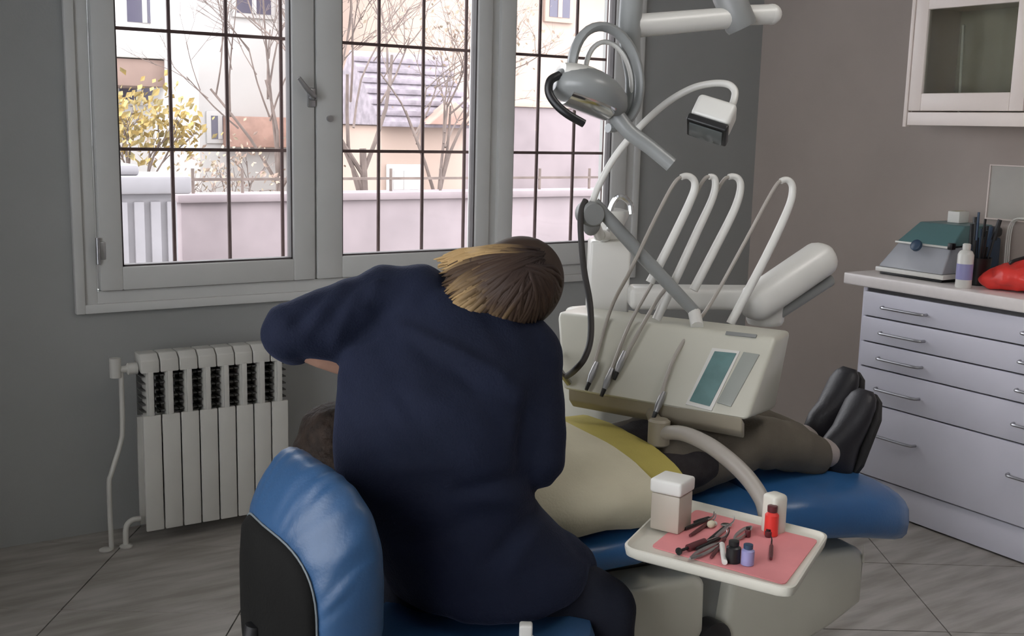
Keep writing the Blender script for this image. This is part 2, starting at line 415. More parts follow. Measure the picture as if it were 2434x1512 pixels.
# ------------------------------------------------------------------ radiator
RY0, RZ0, RZ1 = 3.70, .055, .668
rx0, nsec = .930, 8; rw = .516 / nsec
rad = thing('radiator', (rx0 + .26, 3.76, 0), 'white sectional radiator on the grey wall under the window', 'radiator')
vz0, vz1 = .460, .606
sec_me = None
for k in range(nsec):
    x0 = rx0 + k * rw; x1 = x0 + rw; xm = (x0 + x1) / 2; g = .0022
    b = B()
    b.box((x0 + g, RY0, RZ0), (x1 - g, RY0 + .012, vz0), .004)                      # lower front plate
    b.hull([(x0 + g, RY0 + .004, vz1), (x1 - g, RY0 + .004, vz1), (x0 + g, RY0 + .006, RZ1 - .02), (x1 - g, RY0 + .006, RZ1 - .02),
            (x0 + g, RY0 + .03, RZ1), (x1 - g, RY0 + .03, RZ1), (x0 + g, RY0 + .09, RZ1), (x1 - g, RY0 + .09, RZ1), (x0 + g, RY0 + .09, vz1 + .03), (x1 - g, RY0 + .09, vz1 + .03), (x0 + g, RY0 + .02, vz1), (x1 - g, RY0 + .02, vz1)], .003, 2)
    b.box((xm - .009, RY0 + .001, vz0 - .004), (xm + .009, RY0 + .013, vz1 + .004), .002)   # narrow rib beside the vents
    b.box((xm - .012, RY0 + .012, RZ0), (xm + .012, RY0 + .095, vz1 + .03), .003)   # water way behind
    b.box((x0 + g, RY0 + .083, RZ0), (x1 - g, RY0 + .095, vz0 - .02), .003)          # back plate
    s = b.out('section', 'rad', rad)
    f = B()
    f.box((x0 + .003, RY0 + .07, vz0 - .01), (xm - .015, RY0 + .08, vz1 + .03)); f.box((xm + .015, RY0 + .07, vz0 - .01), (x1 - .003, RY0 + .08, vz1 + .03))
    for q in range(6):
        for xa, xb in ((x0 + .003, xm - .015), (xm + .015, x1 - .003)): f.box((xa, RY0 + .02, vz0 + .008 + q * .0245), (xb, RY0 + .0695, vz0 + .012 + q * .0245))
    f.out('vent_fin', 'fin', s, smooth=0)
b = B(); b.lathe([(.02, 0), (.02, .03), (.014, .034)], (rx0, RY0 + .05, RZ1 - .05), frame3((-1, 0, 0)))
b.rod((rx0 - .03, RY0 + .05, RZ1 - .05), (rx0 - .075, RY0 + .05, RZ1 - .05), .012)
b.rod((rx0 - .07, RY0 + .05, RZ1 - .075), (rx0 - .07, RY0 + .05, RZ1 - .01), .019)
b.out('valve', 'rad', rad)
b = B()
pa = V((rx0 - .052, RY0 + .05, RZ1 - .06))
b.tube(spline([pa, (pa.x - .002, pa.y, .42), (pa.x - .012, pa.y, .36), (pa.x - .045, pa.y - .01, .27), (pa.x - .055, pa.y - .01, .22), (pa.x - .055, pa.y - .01, 0)], 6), .0085, 10)
b.out('supply_pipe', 'rad', rad)
b = B(); b.tube(spline([(rx0 - .005, RY0 + .05, .09), (rx0 - .035, RY0 + .05, .088), (rx0 - .055, RY0 + .048, .065), (rx0 - .058, RY0 + .045, 0)], 6), .0095, 10)
b.out('return_pipe', 'rad', rad)
for xx in (rx0 - .125, rx0 - .058):
    b = B(); b.lathe([(.022, 0), (.022, .004), (.012, .009)], (xx, RY0 + .042, .001)); b.out('pipe_collar', 'rad', rad)
for xx in (rx0 + .09, rx0 + .43):
    for zz in (.42, .14): B().box((xx, RY0 + .09, zz), (xx + .03, YW, zz + .03), .002).out('bracket', 'rad', rad)

# ------------------------------------------------------------------ drawer cabinets, worktop
XC = 3.48
zl = [.856, .758, .659, .561, .421, .132]
def drawer_cabinet(y1, y0, label, door=False):
    t = thing('drawer_cabinet', ((XC + XR) / 2, (y0 + y1) / 2, 0), label, 'cabinet')
    B().box((XC + .004, y0 + .002, .10), (XR - .003, y1 - .002, .868)).out('carcass', 'gap', t, smooth=0)
    B().box((XC - .002, y1 - .018, .0), (XR - .003, y1, .868), .001).out('side_panel', 'lam', t)
    B().box((XC - .004, y0, 0.007), (XC + .02, y1 - .018, .126), .001).out('plinth', 'lam', t)
    for a, c in zip(zl, zl[1:]):
        d = B().box((XC - .018, y0 + .002, c + .003), (XC + .002, y1 - .02, a - .003), .0018).out('drawer', 'lam', t)
        zc = (a + c) / 2 - (.004 if a - c < .2 else -.03)
        for yc in (y1 - .21, y1 - .79):
            h = B()
            h.tube(spline([(XC - .018, yc + .098, zc), (XC - .040, yc + .09, zc), (XC - .044, yc + .05, zc), (XC - .044, yc - .05, zc), (XC - .040, yc - .09, zc), (XC - .018, yc - .098, zc)], 5), .0055, 8)
            h.out('handle', 'handle', d)
    return t
drawer_cabinet(2.868, 1.868, 'white drawer cabinet with five drawers at the far end of the worktop')
drawer_cabinet(1.866, .866, 'white drawer cabinet nearer the camera under the same worktop')
tag(B().box((3.435, .84, .872), (XR - .002, 2.935, .917), .006, 3).out('worktop', 'lamtop', origin=(3.69, 1.9, .872)), 'pale laminate worktop running over the white drawer cabinets', 'worktop')

# ------------------------------------------------------------------ wall cabinet with a glass door
XU = 3.63
wc = thing('wall_cabinet', ((XU + XR) / 2, 2.35, 1.49), 'cream wall cabinet with a framed glass door on the right wall', 'cabinet')
uy0, uy1, uz0, uz1 = 1.86, 2.865, 1.492, 2.20
b = B()
b.box((XU + .022, uy1 - .018, uz0), (XR - .002, uy1, uz1), .001); b.box((XU + .022, uy0, uz0), (XR - .002, uy0 + .018, uz1), .001)
b.box((XU + .022, uy0, uz0), (XR - .002, uy1, uz0 + .02), .001); b.box((XU + .022, uy0, uz1 - .02), (XR - .002, uy1, uz1), .001)
b.out('carcass', 'lamwarm', wc)
B().box((XR - .012, uy0 + .018, uz0 + .02), (XR - .003, uy1 - .018, uz1 - .02)).out('back_panel', 'cabin', wc, smooth=0)
B().box((XU + .05, uy0 + .02, 1.93), (XR - .015, uy1 - .02, 1.948), .001).out('shelf', 'lamwarm', wc)
B().box((XU - .002, uy0, uz0 - .004), (XU + .018, uy1 - .016, uz0 + .045), .002).out('light_rail', 'lamwarm', wc)
for (y0, y1) in ((2.366, 2.846), (1.874, 2.362)):
    b = B(); fw = .055
    b.box((XU - .006, y1 - fw, uz0 + .05), (XU + .016, y1, uz1 - .01), .003); b.box((XU - .006, y0, uz0 + .05), (XU + .016, y0 + fw, uz1 - .01), .003)
    b.box((XU - .006, y0 + fw, uz0 + .05), (XU + .016, y1 - fw, uz0 + .115), .003); b.box((XU - .006, y0 + fw, 1.915), (XU + .016, y1 - fw, 1.98), .003)
    b.box((XU - .006, y0 + fw, uz1 - .07), (XU + .016, y1 - fw, uz1 - .01), .003)
    d = b.out('door', 'lamwarm', wc)
    B().box((XU + .004, y0 + fw - .004, uz0 + .11), (XU + .008, y1 - fw + .004, uz1 - .06)).out('pane', 'cabglass', d, smooth=0)
B().box((XU - .004, uy1 - .013, uz0 - .01), (XU + .02, uy1 + .002, uz1), .001).out('end_strip', 'lamwarm', wc)
# reflection in the door glass, modelled as a thin white rod behind it
a = onx(2290, 62, XU + .12); c = onx(2283, 245, XU + .12)
rc = thing('glass_reflection', (c.x, c.y, uz0 + .021), 'thin upright white line standing for a reflection in the cabinet glass', 'rod')
B().rod((a.x, a.y, a.z), (c.x, c.y + .003, uz0 + .0215), .005, 8).out('streak', 'white', rc); B().ell((a.x, a.y, a.z), (.0065, .0065, .0065), seg=8, rings=6).out('tip', 'white', rc)

# ------------------------------------------------------------------ things on the worktop
WT = .9175
dv = thing('counter_device', (3.64, 2.70, WT), 'grey tabletop device with a sloping teal lid on the worktop', 'device')
b = B(); b.hull([(3.52, 2.555, WT + .03), (3.52, 2.845, WT + .03), (3.82, 2.555, WT + .03), (3.82, 2.845, WT + .03), (3.575, 2.565, WT + .125), (3.575, 2.80, WT + .125), (3.82, 2.565, WT + .13), (3.82, 2.80, WT + .13)], .006)
b.out('body', 'devgrey', dv)
B().box((3.515, 2.545, WT + .012), (3.83, 2.852, WT + .0295), .004).out('base_plate', 'creamw', dv)
B().box((3.53, 2.56, WT), (3.81, 2.84, WT + .0115), .002).out('foot', 'dark', dv)
b = B(); b.hull([(3.572, 2.560, WT + .13), (3.572, 2.806, WT + .13), (3.84, 2.560, WT + .135), (3.84, 2.806, WT + .135), (3.66, 2.575, WT + .205), (3.66, 2.775, WT + .205), (3.83, 2.575, WT + .205), (3.83, 2.775, WT + .205)], .006)
b.out('lid', 'devteal', dv)
B().box((3.566, 2.556, WT + .123), (3.59, 2.81, WT + .131), .002).out('trim', 'creamw', dv)
p = onx(2180, 585, 3.545); B().lathe([(.022, 0), (.022, .012), (.016, .016)], p, frame3((-1, 0, .5))).out('dial', 'navyp', dv)
p = onx(2262, 586, 3.548); B().box(p - V((.012, .010, .012)), p + V((.012, .010, .012)), .003).out('button', 'dark', dv)

p = onx(2291, 662, 3.50); t = thing('tall_bottle', (p.x, p.y, WT), 'tall pale bottle standing in front of the grey device', 'bottle')
B().lathe([(.026, 0), (.028, .004), (.028, .118), (.022, .13), (.012, .136)], (p.x, p.y, WT)).out('body', 'creamw', t)
B().lathe([(.013, .1355), (.014, .138), (.014, .155), (.010, .158)], (p.x, p.y, WT)).out('cap', 'white', t)
B().lathe([(.0285, .03), (.0286, .031), (.0286, .085), (.0285, .086)], (p.x, p.y, WT)).out('label_band', 'lilac', t)

p = onx(2322, 640, 3.62); t = thing('tool_pot', (p.x, p.y, WT), 'dark pot crammed with black and green handled tools', 'pot')
B().lathe([(.038, 0), (.042, .004), (.048, .10), (.044, .10), (.040, .012)], (p.x, p.y, WT)).out('pot', 'dark', t)
for k in range(14):
    an = random.uniform(0, 2 * PI); tl = random.uniform(.02, .075); h = random.uniform(.16, .27)
    q = V((p.x + .02 * math.cos(an), p.y + .02 * math.sin(an), WT + .02)); e = V((p.x + tl * math.cos(an) * .8, p.y + tl * math.sin(an), WT + h))
    tool = B().rod(q, e, .0045, 8).out('tool', random.choice(['dark', 'dark', 'navyp', 'steel']), t)
    d = (e - q).normalized()
    if k % 2 == 0: B().rod(e - d * .075, e, .010, 8, .008).out('grip', random.choice(['dark', 'dark', 'green', 'navyp']), tool)
p = onx(2352, 560, 3.80); t = thing('blue_box', (p.x, p.y, WT), 'dark blue rounded box beside the tool pot', 'box')
B().box((p.x - .04, p.y - .028, WT), (p.x + .04, p.y + .028, WT + .16), .012, 3).out('body', 'navyp', t); B().box((p.x - .042, p.y - .03, WT + .1605), (p.x + .042, p.y + .03, WT + .20), .014, 3).out('lid', 'dark', t)
p = onx(2278, 512, 3.76); t = thing('small_cream_box', (p.x, p.y, WT + .2055), 'small cream carton lying on the teal device lid', 'box')
B().box((p.x - .03, p.y - .026, WT + .2055), (p.x + .03, p.y + .026, WT + .25), .003).out('carton', 'white', t); B().box((p.x - .031, p.y - .012, WT + .2502), (p.x + .031, p.y + .012, WT + .2512)).out('tape', 'bib', t, smooth=0)
p = onx(2330, 600, 3.75)
t = thing('wire_rack', (3.80, 2.47, WT), 'cream wire rack behind the tool pot', 'rack')
for k in range(3): B().tube(spline([(3.86 + k * .012, 2.40, WT), (3.86 + k * .012, 2.40, WT + .2), (3.86 + k * .012, 2.47, WT + .235), (3.86 + k * .012, 2.53, WT + .2), (3.86 + k * .012, 2.53, WT)], 5), .003, 6).out('wire', 'white', t)
# crumpled red pouch
p = onx(2412, 640, 3.60); t = thing('red_pouch', (p.x, p.y, WT), 'bright red crumpled pouch at the right edge of the worktop', 'pouch')
b = B(); b.ell((p.x, p.y - .02, WT + .05), (.085, .115, .05)); b.ell((p.x + .02, p.y - .05, WT + .075), (.06, .07, .055)); b.ell((p.x - .02, p.y + .05, WT + .035), (.06, .07, .035))
o = b.remesh('pouch', 'redp', t, .009, 4, fold=lambda c: .010 * noise.noise(c * 22) + .004 * noise.noise(c * 50))
for v in o.data.vertices: v.co.z = max(v.co.z, .0005)
B().tube(spline([(p.x - .05, p.y - .01, WT + .10), (p.x - .04, p.y - .03, WT + .115), (p.x + .03, p.y - .06, WT + .132), (p.x + .05, p.y - .08, WT + .12)], 4), .006, 8).out('zip', 'dark', t)
# sheet on the right wall
t = thing('wall_board', (XR - .008, 2.5, 1.14), 'blank cream board fixed to the right wall above the worktop', 'board')
B().box((XR - .012, 2.36, 1.142), (XR - .001, 2.652, 1.342), .002).out('panel', 'boardm', t)
b = B(); b.box((XR - .016, 2.355, 1.137), (XR - .001, 2.36, 1.347)); b.box((XR - .016, 2.652, 1.137), (XR - .001, 2.657, 1.347)); b.box((XR - .016, 2.36, 1.137), (XR - .001, 2.652, 1.142)); b.box((XR - .016, 2.36, 1.342), (XR - .001, 2.652, 1.347))
b.out('edge', 'lamwarm', t, smooth=0)
# ------------------------------------------------------------------ dental chair
CA = math.radians(-6.3); CO = V((1.0, 2.13, 0)); cu = V((math.cos(CA), math.sin(CA), 0)); cv = V((-math.sin(CA), math.cos(CA), 0))
def C(u, v, z): return CO + cu * u + cv * v + UP * z
CM = Matrix.Translation(CO) @ Matrix.Rotation(CA, 4, 'Z')
ch = thing('dental_chair', C(.75, 0, 0), 'blue upholstered dental chair reclined flat under the patient', 'chair')
def cushion(secs, n=24, e=3.2):
    """padded slab: sections (u, half width, z bottom, z top) with rounded rectangular outline"""
    bm = bmesh.new(); rings = []
    for u, hw, z0, z1 in secs:
        ring = []
        for k in range(n):
            a = 2 * PI * k / n; ca, sa = math.cos(a), math.sin(a)
            x = math.copysign(abs(ca) ** (2 / e), ca) * hw; z = math.copysign(abs(sa) ** (2 / e), sa) * (z1 - z0) / 2 + (z0 + z1) / 2
            ring.append(bm.verts.new(C(u, x, z)))
        rings.append(ring)
    for A, Bq in zip(rings, rings[1:]):
        for k in range(n): bm.faces.new((A[k], A[(k + 1) % n], Bq[(k + 1) % n], Bq[k]))
    bm.faces.new(rings[0][::-1]); bm.faces.new(rings[-1])
    return bm
to_obj('backrest', cushion([(.06, .16, .525, .55), (.075, .20, .51, .57), (.12, .245, .495, .58), (.25, .27, .48, .575), (.45, .275, .475, .575), (.56, .27, .475, .575), (.60, .26, .48, .57), (.615, .24, .50, .55)]), 'blue', ch, smooth=60)
to_obj('headrest', cushion([(-.17, .06, .61, .64), (-.16, .10, .595, .66), (-.12, .125, .59, .675), (-.02, .13, .585, .67), (.03, .12, .59, .665), (.045, .08, .61, .64)]), 'blue', ch, smooth=60)
to_obj('seat', cushion([(.62, .24, .50, .55), (.635, .262, .47, .57), (.70, .275, .455, .577), (.85, .275, .455, .585), (.93, .26, .46, .588), (.95, .23, .48, .57)]), 'blue', ch, smooth=60)
to_obj('leg_rest', cushion([(.955, .225, .48, .57), (.97, .245, .455, .588), (1.10, .25, .44, .588), (1.25, .25, .42, .578), (1.35, .245, .40, .562), (1.405, .225, .385, .54), (1.435, .19, .39, .515), (1.448, .14, .42, .49)]), 'blue', ch, smooth=60)
b = B(); b.box((-.06, -.03, .55), (.16, .03, .58), .006, Mx=CM); b.out('headrest_bar', 'steel', ch)
b = B(); b.hull([C(.35, -.2, .477), C(.35, .2, .477), C(.9, -.2, .458), C(.9, .2, .458), C(.5, -.14, .43), C(.5, .14, .43), C(.88, -.14, .43), C(.88, .14, .43)], .01); b.out('under_frame', 'dark', ch)
# motor housing, lower body and floor plate
HY = 1.80
b = B()
b.hull([(1.46, HY, .44), (1.70, HY - .02, .445), (1.725, HY, .20), (1.46, HY + .01, .18), (1.46, HY + .42, .46), (1.70, HY + .42, .46), (1.725, HY + .42, .20), (1.46, HY + .42, .18)], .018)
b.out('housing', 'cream', ch)
b = B()
b.hull([(1.80, HY - .005, .44), (2.27, HY + .02, .39), (2.31, HY + .03, .36), (2.32, HY + .03, .225), (2.15, HY + .01, .185), (1.76, HY - .01, .15), (1.80, HY + .40, .46), (2.30, HY + .40, .40), (2.30, HY + .40, .22), (1.76, HY + .40, .15)], .02)
b.out('housing_cover', 'cream', ch)
b = B(); b.hull([(1.71, HY + .03, .44), (1.82, HY + .03, .44), (1.68, HY + .03, .10), (1.80, HY + .03, .10), (1.71, HY + .38, .44), (1.82, HY + .38, .44), (1.68, HY + .38, .10), (1.80, HY + .38, .10)], .008)
b.out('recess_strut', 'greyp', ch)
b = B(); b.box((.40, -.2, 0), (1.15, .2, .045), .012, Mx=CM); b.out('floor_plate', 'greyp', ch)
b = B(); b.box((.62, -.10, .04), (.95, .14, .46), .02, Mx=CM); b.out('lift_column', 'dark', ch)
p = ony(1690, 1512, HY); b = B(); b.lathe([(.05, -.03), (.052, 0), (.05, .012), (.03, .018)], (p.x, HY - .004, p.z - .012), frame3((0, -1, 0))); b.out('pivot_cap', 'dark', ch)

# ------------------------------------------------------------------ delivery unit over the patient
ZT, ZB = .975, .800
fTL = onz(1322, 742, ZT); fTR = onz(1846, 803, ZT); fBR = onz(1776, 1000, ZB); fBL = onz(1352, 926, ZB)
un = (fTR - fTL).cross(fBR - fTR).normalized()
d_ = ray(1335, 925); fBL = CAMO + d_ * ((fTL - CAMO).dot(un) / d_.dot(un))
if un.dot(CAMO - fTL) < 0: un = -un
ux = (fTR - fTL).normalized(); back = V((-ux.y, ux.x, 0)); back = back if back.y > 0 else -back
du = thing('delivery_unit', (fTL.x + .2, 2.6, 0), 'cream dental delivery unit with looped hoses standing beyond the patient', 'dental unit')
b = B(); b.hull([fTL, fTR, fBR, fBL, fTL + back * .13, fTR + back * .12, fBR + back * .22 - UP * .02, fBL + back * .22 - UP * .02], .012, 3)
b.out('console', 'cream', du)
def onf(px, py, lift=.0):     # point on the console's sloping front
    d = ray(px, py); t = (fTL - CAMO).dot(un) / d.dot(un); return CAMO + d * t + un * lift
def plate(pxs, lift, th, m, name, bev=.001):
    b = B(); b.hull([onf(x, y, lift) for x, y in pxs] + [onf(x, y, lift) - un * th for x, y in pxs], bev, 2); return b.out(name, m, du)
plate([(1694, 828), (1760, 836), (1692, 978), (1630, 962)], .004, .008, 'creamw', 'display_bezel')
plate([(1700, 837), (1752, 842), (1688, 968), (1640, 955)], .006, .006, 'teal', 'display')
plate([(1768, 838), (1806, 844), (1738, 968), (1704, 958)], .004, .006, 'keypad', 'keypad')
plate([(1727, 788), (1800, 796), (1797, 804), (1724, 796)], .003, .005, 'greyp', 'maker_plate')
b = B()                                                 # instrument rest along the lower lip
lip0 = onz(1362, 935, .785) ; lip1 = onz(1772, 1008, .785)
b.hull([lip0 + un * .005, lip1 + un * .005, lip0 + un * .03 - UP * .03, lip1 + un * .03 - UP * .03, lip0 - UP * .035, lip1 - UP * .035, lip0 + un * .035, lip1 + un * .035], .004)
b.out('instrument_rest', 'tan', du)
b = B(); b.tube(spline([onf(1356, 915, .01), onf(1350, 905, .05), onf(1338, 880, .06), onf(1330, 850, .02)], 5), .008, 8); b.out('grab_handle', 'steel', du)
hoses = [  # thin rod up, loop, thick hose down (pixels; depth)
    ([(1404, 915), (1455, 745), (1500, 640), (1555, 525), (1600, 440), (1622, 420), (1642, 421), (1652, 440), (1640, 480), (1590, 585), (1545, 672)], 2.72),
    ([(1440, 930), (1500, 780), (1560, 655), (1622, 530), (1668, 435), (1688, 420), (1700, 430), (1694, 470), (1660, 545), (1612, 650), (1560, 760)], 2.75),
    ([(1470, 890), (1560, 730), (1606, 655), (1662, 540), (1712, 440), (1735, 420), (1755, 425), (1760, 450), (1745, 500), (1700, 590), (1648, 690)], 2.78),
    ([(1562, 985), (1610, 850), (1690, 720), (1760, 595), (1836, 455), (1858, 430), (1876, 430), (1884, 452), (1872, 500), (1818, 615), (1736, 770)], 2.80)]
for k, (pp, D) in enumerate(hoses):
    pts = []
    for i, (x, y) in enumerate(pp):
        if i == 0: pts.append(onf(x, y, .012)); continue
        if i == 1 and y > 720: pts.append(onf(x, y, .015)); continue
        pts.append(at(x, y, D + .035 * (i - 1) / 9))
    sp = spline(pts, 6); n = len(sp); cut = int(n * .52)
    hz = B().tube(sp[:cut + 1], .0048, 8).out('whip_rod', 'armgrey', du)
    B().tube(sp[cut - 2:], [.0075, .009, .0105, .0115], 10).out('hose', 'creamw', du)
    a, e = onf(*pp[0], .012), onf(pp[0][0] + 20, pp[0][1] - 48, .014)
    hp_ = B().tube([a, a.lerp(e, .35), a.lerp(e, .7), e], [.006, .009, .008, .006], 10).out('handpiece', 'steel', du)
    B().rod(a - (e - a) * .35, a, .0045, 8, .006).out('handpiece_tip', 'dark', hp_)
# balanced arm behind the console
b = B(); a, e = at(1494, 705, 2.98), at(1835, 708, 2.98); d = (e - a).normalized()
Mx = frame3(d, UP).to_4x4(); Mx.translation = a
b.box((-.029, -.05, 0), (.029, .05, (e - a).length), .014, 3, Mx=Mx); b.out('horizontal_arm', 'creamw', du)
def barm(pa, pb, hw, hh, bev, name, m):
    d = (pb - pa); b = B(); Mx = frame3(d, UP).to_4x4(); Mx.translation = pa
    b.box((-hh, -hw, -hh * .6), (hh, hw, d.length + hh * .6), bev, 5, Mx=Mx); return b.out(name, m, du)
barm(at(1788, 726, 2.93), at(1955, 612, 2.99), .052, .047, .042, 'sloping_arm', 'creamw')
barm(at(1828, 752, 2.97), at(1964, 664, 3.02), .03, .016, .012, 'lower_link', 'greyp')
b = B(); pj = at(1820, 735, 2.98); b.lathe([(.045, -.04), (.05, -.03), (.05, .04), (.045, .05)], pj); b.out('arm_joint', 'creamw', du)
# spittoon column behind, standing on the floor
cb = at(1446, 640, 3.05)
b = B(); b.hull([(cb.x - .06, cb.y - .06, 0), (cb.x + .12, cb.y - .06, 0), (cb.x - .06, cb.y + .16, 0), (cb.x + .12, cb.y + .16, 0), (cb.x - .05, cb.y - .05, .95), (cb.x + .10, cb.y - .05, .95), (cb.x - .05, cb.y + .14, .95), (cb.x + .10, cb.y + .14, .95)], .02); b.out('column', 'cream', du)
Mx = frame3(UP, RH).to_4x4(); Mx.translation = V((cb.x, cb.y, 0))
b = B(); b.box((-.055, -.05, .93), (.055, .06, 1.15), .008, 3, Mx=Mx); b.out('water_box', 'creamw', du)
b = B(); b.lathe([(.035, 1.15), (.04, 1.156), (.038, 1.19), (.05, 1.215), (.05, 1.23), (.03, 1.235)], (cb.x, cb.y, 0)); b.out('filler_cap', 'creamw', du)
b = B(); b.tube(spline([(cb.x - .02, cb.y - .02, 1.15), (cb.x - .025, cb.y - .03, 1.23), (cb.x - .01, cb.y - .045, 1.27), (cb.x + .015, cb.y - .06, 1.255), (cb.x + .02, cb.y - .065, 1.225)], 5), .008, 8); b.out('cup_filler', 'chrome', du)
# folding arm from the pivot by the window to the console, with its dark cable
jn = at(1402, 508, 2.72)
b = B(); tube(b.bm, [at(1412, 482, 2.72), at(1530, 612, 2.74), at(1652, 742, 2.76)], [.015, .017, .015], 12); b.out('folding_arm', 'lampgrey', du)
b = B(); b.lathe([(.026, -.03), (.031, -.022), (.031, .022), (.026, .03)], jn, frame3(-FH + RH * .3)); b.ell(jn + RH * .004 - UP * .02, (.024, .024, .034)); b.out('pivot', 'greyp', du)
b = B(); b.rod(at(1650, 742, 2.76), onf(1655, 772, -.01), .016); b.out('arm_foot', 'creamw', du)
b = B(); b.rod(jn, at(1425, 560, 2.9), .014); b.rod(at(1425, 560, 2.9), (cb.x - .01, cb.y, 1.16), .016); b.out('pivot_post', 'creamw', du)
b = B(); b.tube(spline([at(1392, 476, 2.70), at(1382, 500, 2.69), at(1380, 545, 2.68), at(1388, 640, 2.66), at(1402, 720, 2.62), at(1404, 800, 2.56), at(1390, 850, 2.52), at(1366, 880, 2.54), onf(1346, 898, .004)], 6), .0075, 10); b.out('dark_cable', 'rubber', du)

# small work light on a bent white tube, mounted on the pivot
t = thing('small_work_light', jn + UP * .03, 'small white square work light on a bent white tube by the window edge', 'lamp')
pts = [at(1408, 480, 2.72), at(1424, 440, 2.72), at(1460, 375, 2.71), at(1515, 308, 2.70), at(1580, 248, 2.68), at(1640, 212, 2.66), at(1690, 199, 2.64), at(1728, 200, 2.62), at(1746, 215, 2.61), at(1744, 240, 2.60), at(1732, 268, 2.60)]
B().tube(spline(pts, 6), .0085, 10).out('bent_tube', 'creamw', t)
hc = at(1690, 290, 2.58); Mx = frame3((RH * -.40 - FH * .42 - UP * .80), RH * 1 - FH * .25 - UP * .1).to_4x4(); Mx.translation = hc
B().box((-.047, -.034, -.048), (.047, .034, .012), .012, 4, Mx=Mx).out('head', 'creamw', t)
b = B(); b.box((-.049, -.036, .0125), (.049, .036, .032), .005, 3, Mx=Mx); hd = b.out('lens_rim', 'dark', t)
B().box((-.040, -.028, .0325), (.040, .028, .036), .002, Mx=Mx).out('lens', 'lens', hd)
B().rod(at(1732, 266, 2.60), hc + RH * .03 - FH * -.03, .012).out('neck', 'creamw', t)

# ------------------------------------------------------------------ operating lamp hung from the ceiling
lt = thing('operating_lamp', at(1435, 190, 2.5), 'grey dental operating lamp with ring yoke hanging before the window', 'lamp')
lc = at(1436, 190, 2.5)
rn = (-FH + RH * .35 + UP * .1).normalized(); Mr = frame3(rn, RH)
def ringpts(c, ax, bx, a0, a1, n=28): return [c + ax * math.cos(a0 + (a1 - a0) * i / n) + bx * math.sin(a0 + (a1 - a0) * i / n) for i in range(n + 1)]
rr = (RH + FH * .35).normalized(); ru = (UP + RH * -.12).normalized()
b = B(); b.tube(ringpts(lc + RH * .004 + UP * .005, rr * .082, ru * .112, -PI * .52, PI * 1.02), .0105, 12, flat=(rn, 1.8)); b.out('yoke_ring', 'lampgrey', lt)
b = B(); b.tube(ringpts(lc + RH * .012 + FH * .02, rr * .057, ru * .085, -PI * .4, PI * .95), .0055, 10, flat=(rn, 1.5)); b.out('inner_ring', 'creamw', lt)
# lamp head: a shallow rounded shell pointing down and left
h0 = at(1318, 192, 2.44); h1 = at(1486, 262, 2.52)
ha = (h1 - h0).normalized()
secs = []
for i in range(11):
    s = i / 10; c = h0.lerp(h1, s) + UP * (.012 * math.sin(PI * s))
    wv = math.sin(PI * min(1, .06 + s * .94)) ** .5
    secs.append((c, (FH - RH * .2) * (.085 * wv + .012), (UP * .9 + RH * .32).normalized() * (.012 + .034 * wv)))
b = B(); b.loft(secs, 24); hd = b.out('lamp_head', 'lampgrey', lt, smooth=60)
b = B(); b.loft([(c - UP * .018 - RH * .006, a * .86, bb * .72) for c, a, bb in secs[2:9]], 24); b.out('reflector', 'chrome', hd, smooth=60)
b = B(); b.loft([(c + UP * .022 - RH * .005, a * .7, bb * .6) for c, a, bb in secs[1:7]], 20); b.out('top_cover', 'creamw', hd, smooth=60)
b = B(); b.tube(spline([at(1330, 178, 2.40), at(1308, 192, 2.39), at(1305, 220, 2.39), at(1322, 248, 2.39), at(1350, 272, 2.39), at(1388, 294, 2.40)], 6), [.009, .0095, .0095, .009], 10); b.out('dark_handle', 'dark', lt)
b = B(); b.tube(spline([at(1455, 262, 2.5), at(1495, 312, 2.5), at(1545, 350, 2.5), at(1596, 392, 2.5)], 5), [.02, .018, .017, .017], 14); b.out('grip_bar', 'lampgrey', lt)
b = B(); b.tube(spline([at(1462, 300, 2.55), at(1500, 255, 2.55), at(1506, 190, 2.56), at(1498, 120, 2.56), at(1497, 60, 2.56), at(1506, -60, 2.56)], 6), [.016, .022, .020, .024, .027, .027], 14); b.ell(at(1506, -60, 2.56), (.027, .027, .027)); b.out('drop_post', 'lampgrey', lt)
b = B(); b.rod(at(1508, 62, 2.57), at(1740, 42, 2.66), .027, 18, .025); b.out('white_arm', 'creamw', lt)
b = B(); b.rod(at(1725, 38, 2.66), at(1834, 34, 2.70), .024, 18); b.ell(at(1834, 34, 2.70), (.025, .025, .025)); b.out('arm_end', 'creamw', lt)
kn = at(1745, 22, 2.66); b = B(); b.lathe([(.034, -.05), (.038, -.04), (.038, .04), (.034, .05)], kn, frame3(UP * .8 - RH * .4)); b.out('knuckle', 'greyp', lt)
mt = at(1690, -60, 2.66)
b = B(); b.rod(kn, mt, .022); b.ell(mt, (.03, .03, .03)); b.rod(mt, (mt.x, mt.y, HC - .03), .022); b.out('ceiling_post', 'lampgrey', lt)
B().lathe([(.09, HC - .03), (.085, HC - .012), (.085, HC)], (mt.x, mt.y, 0)).out('ceiling_plate', 'creamw', lt)

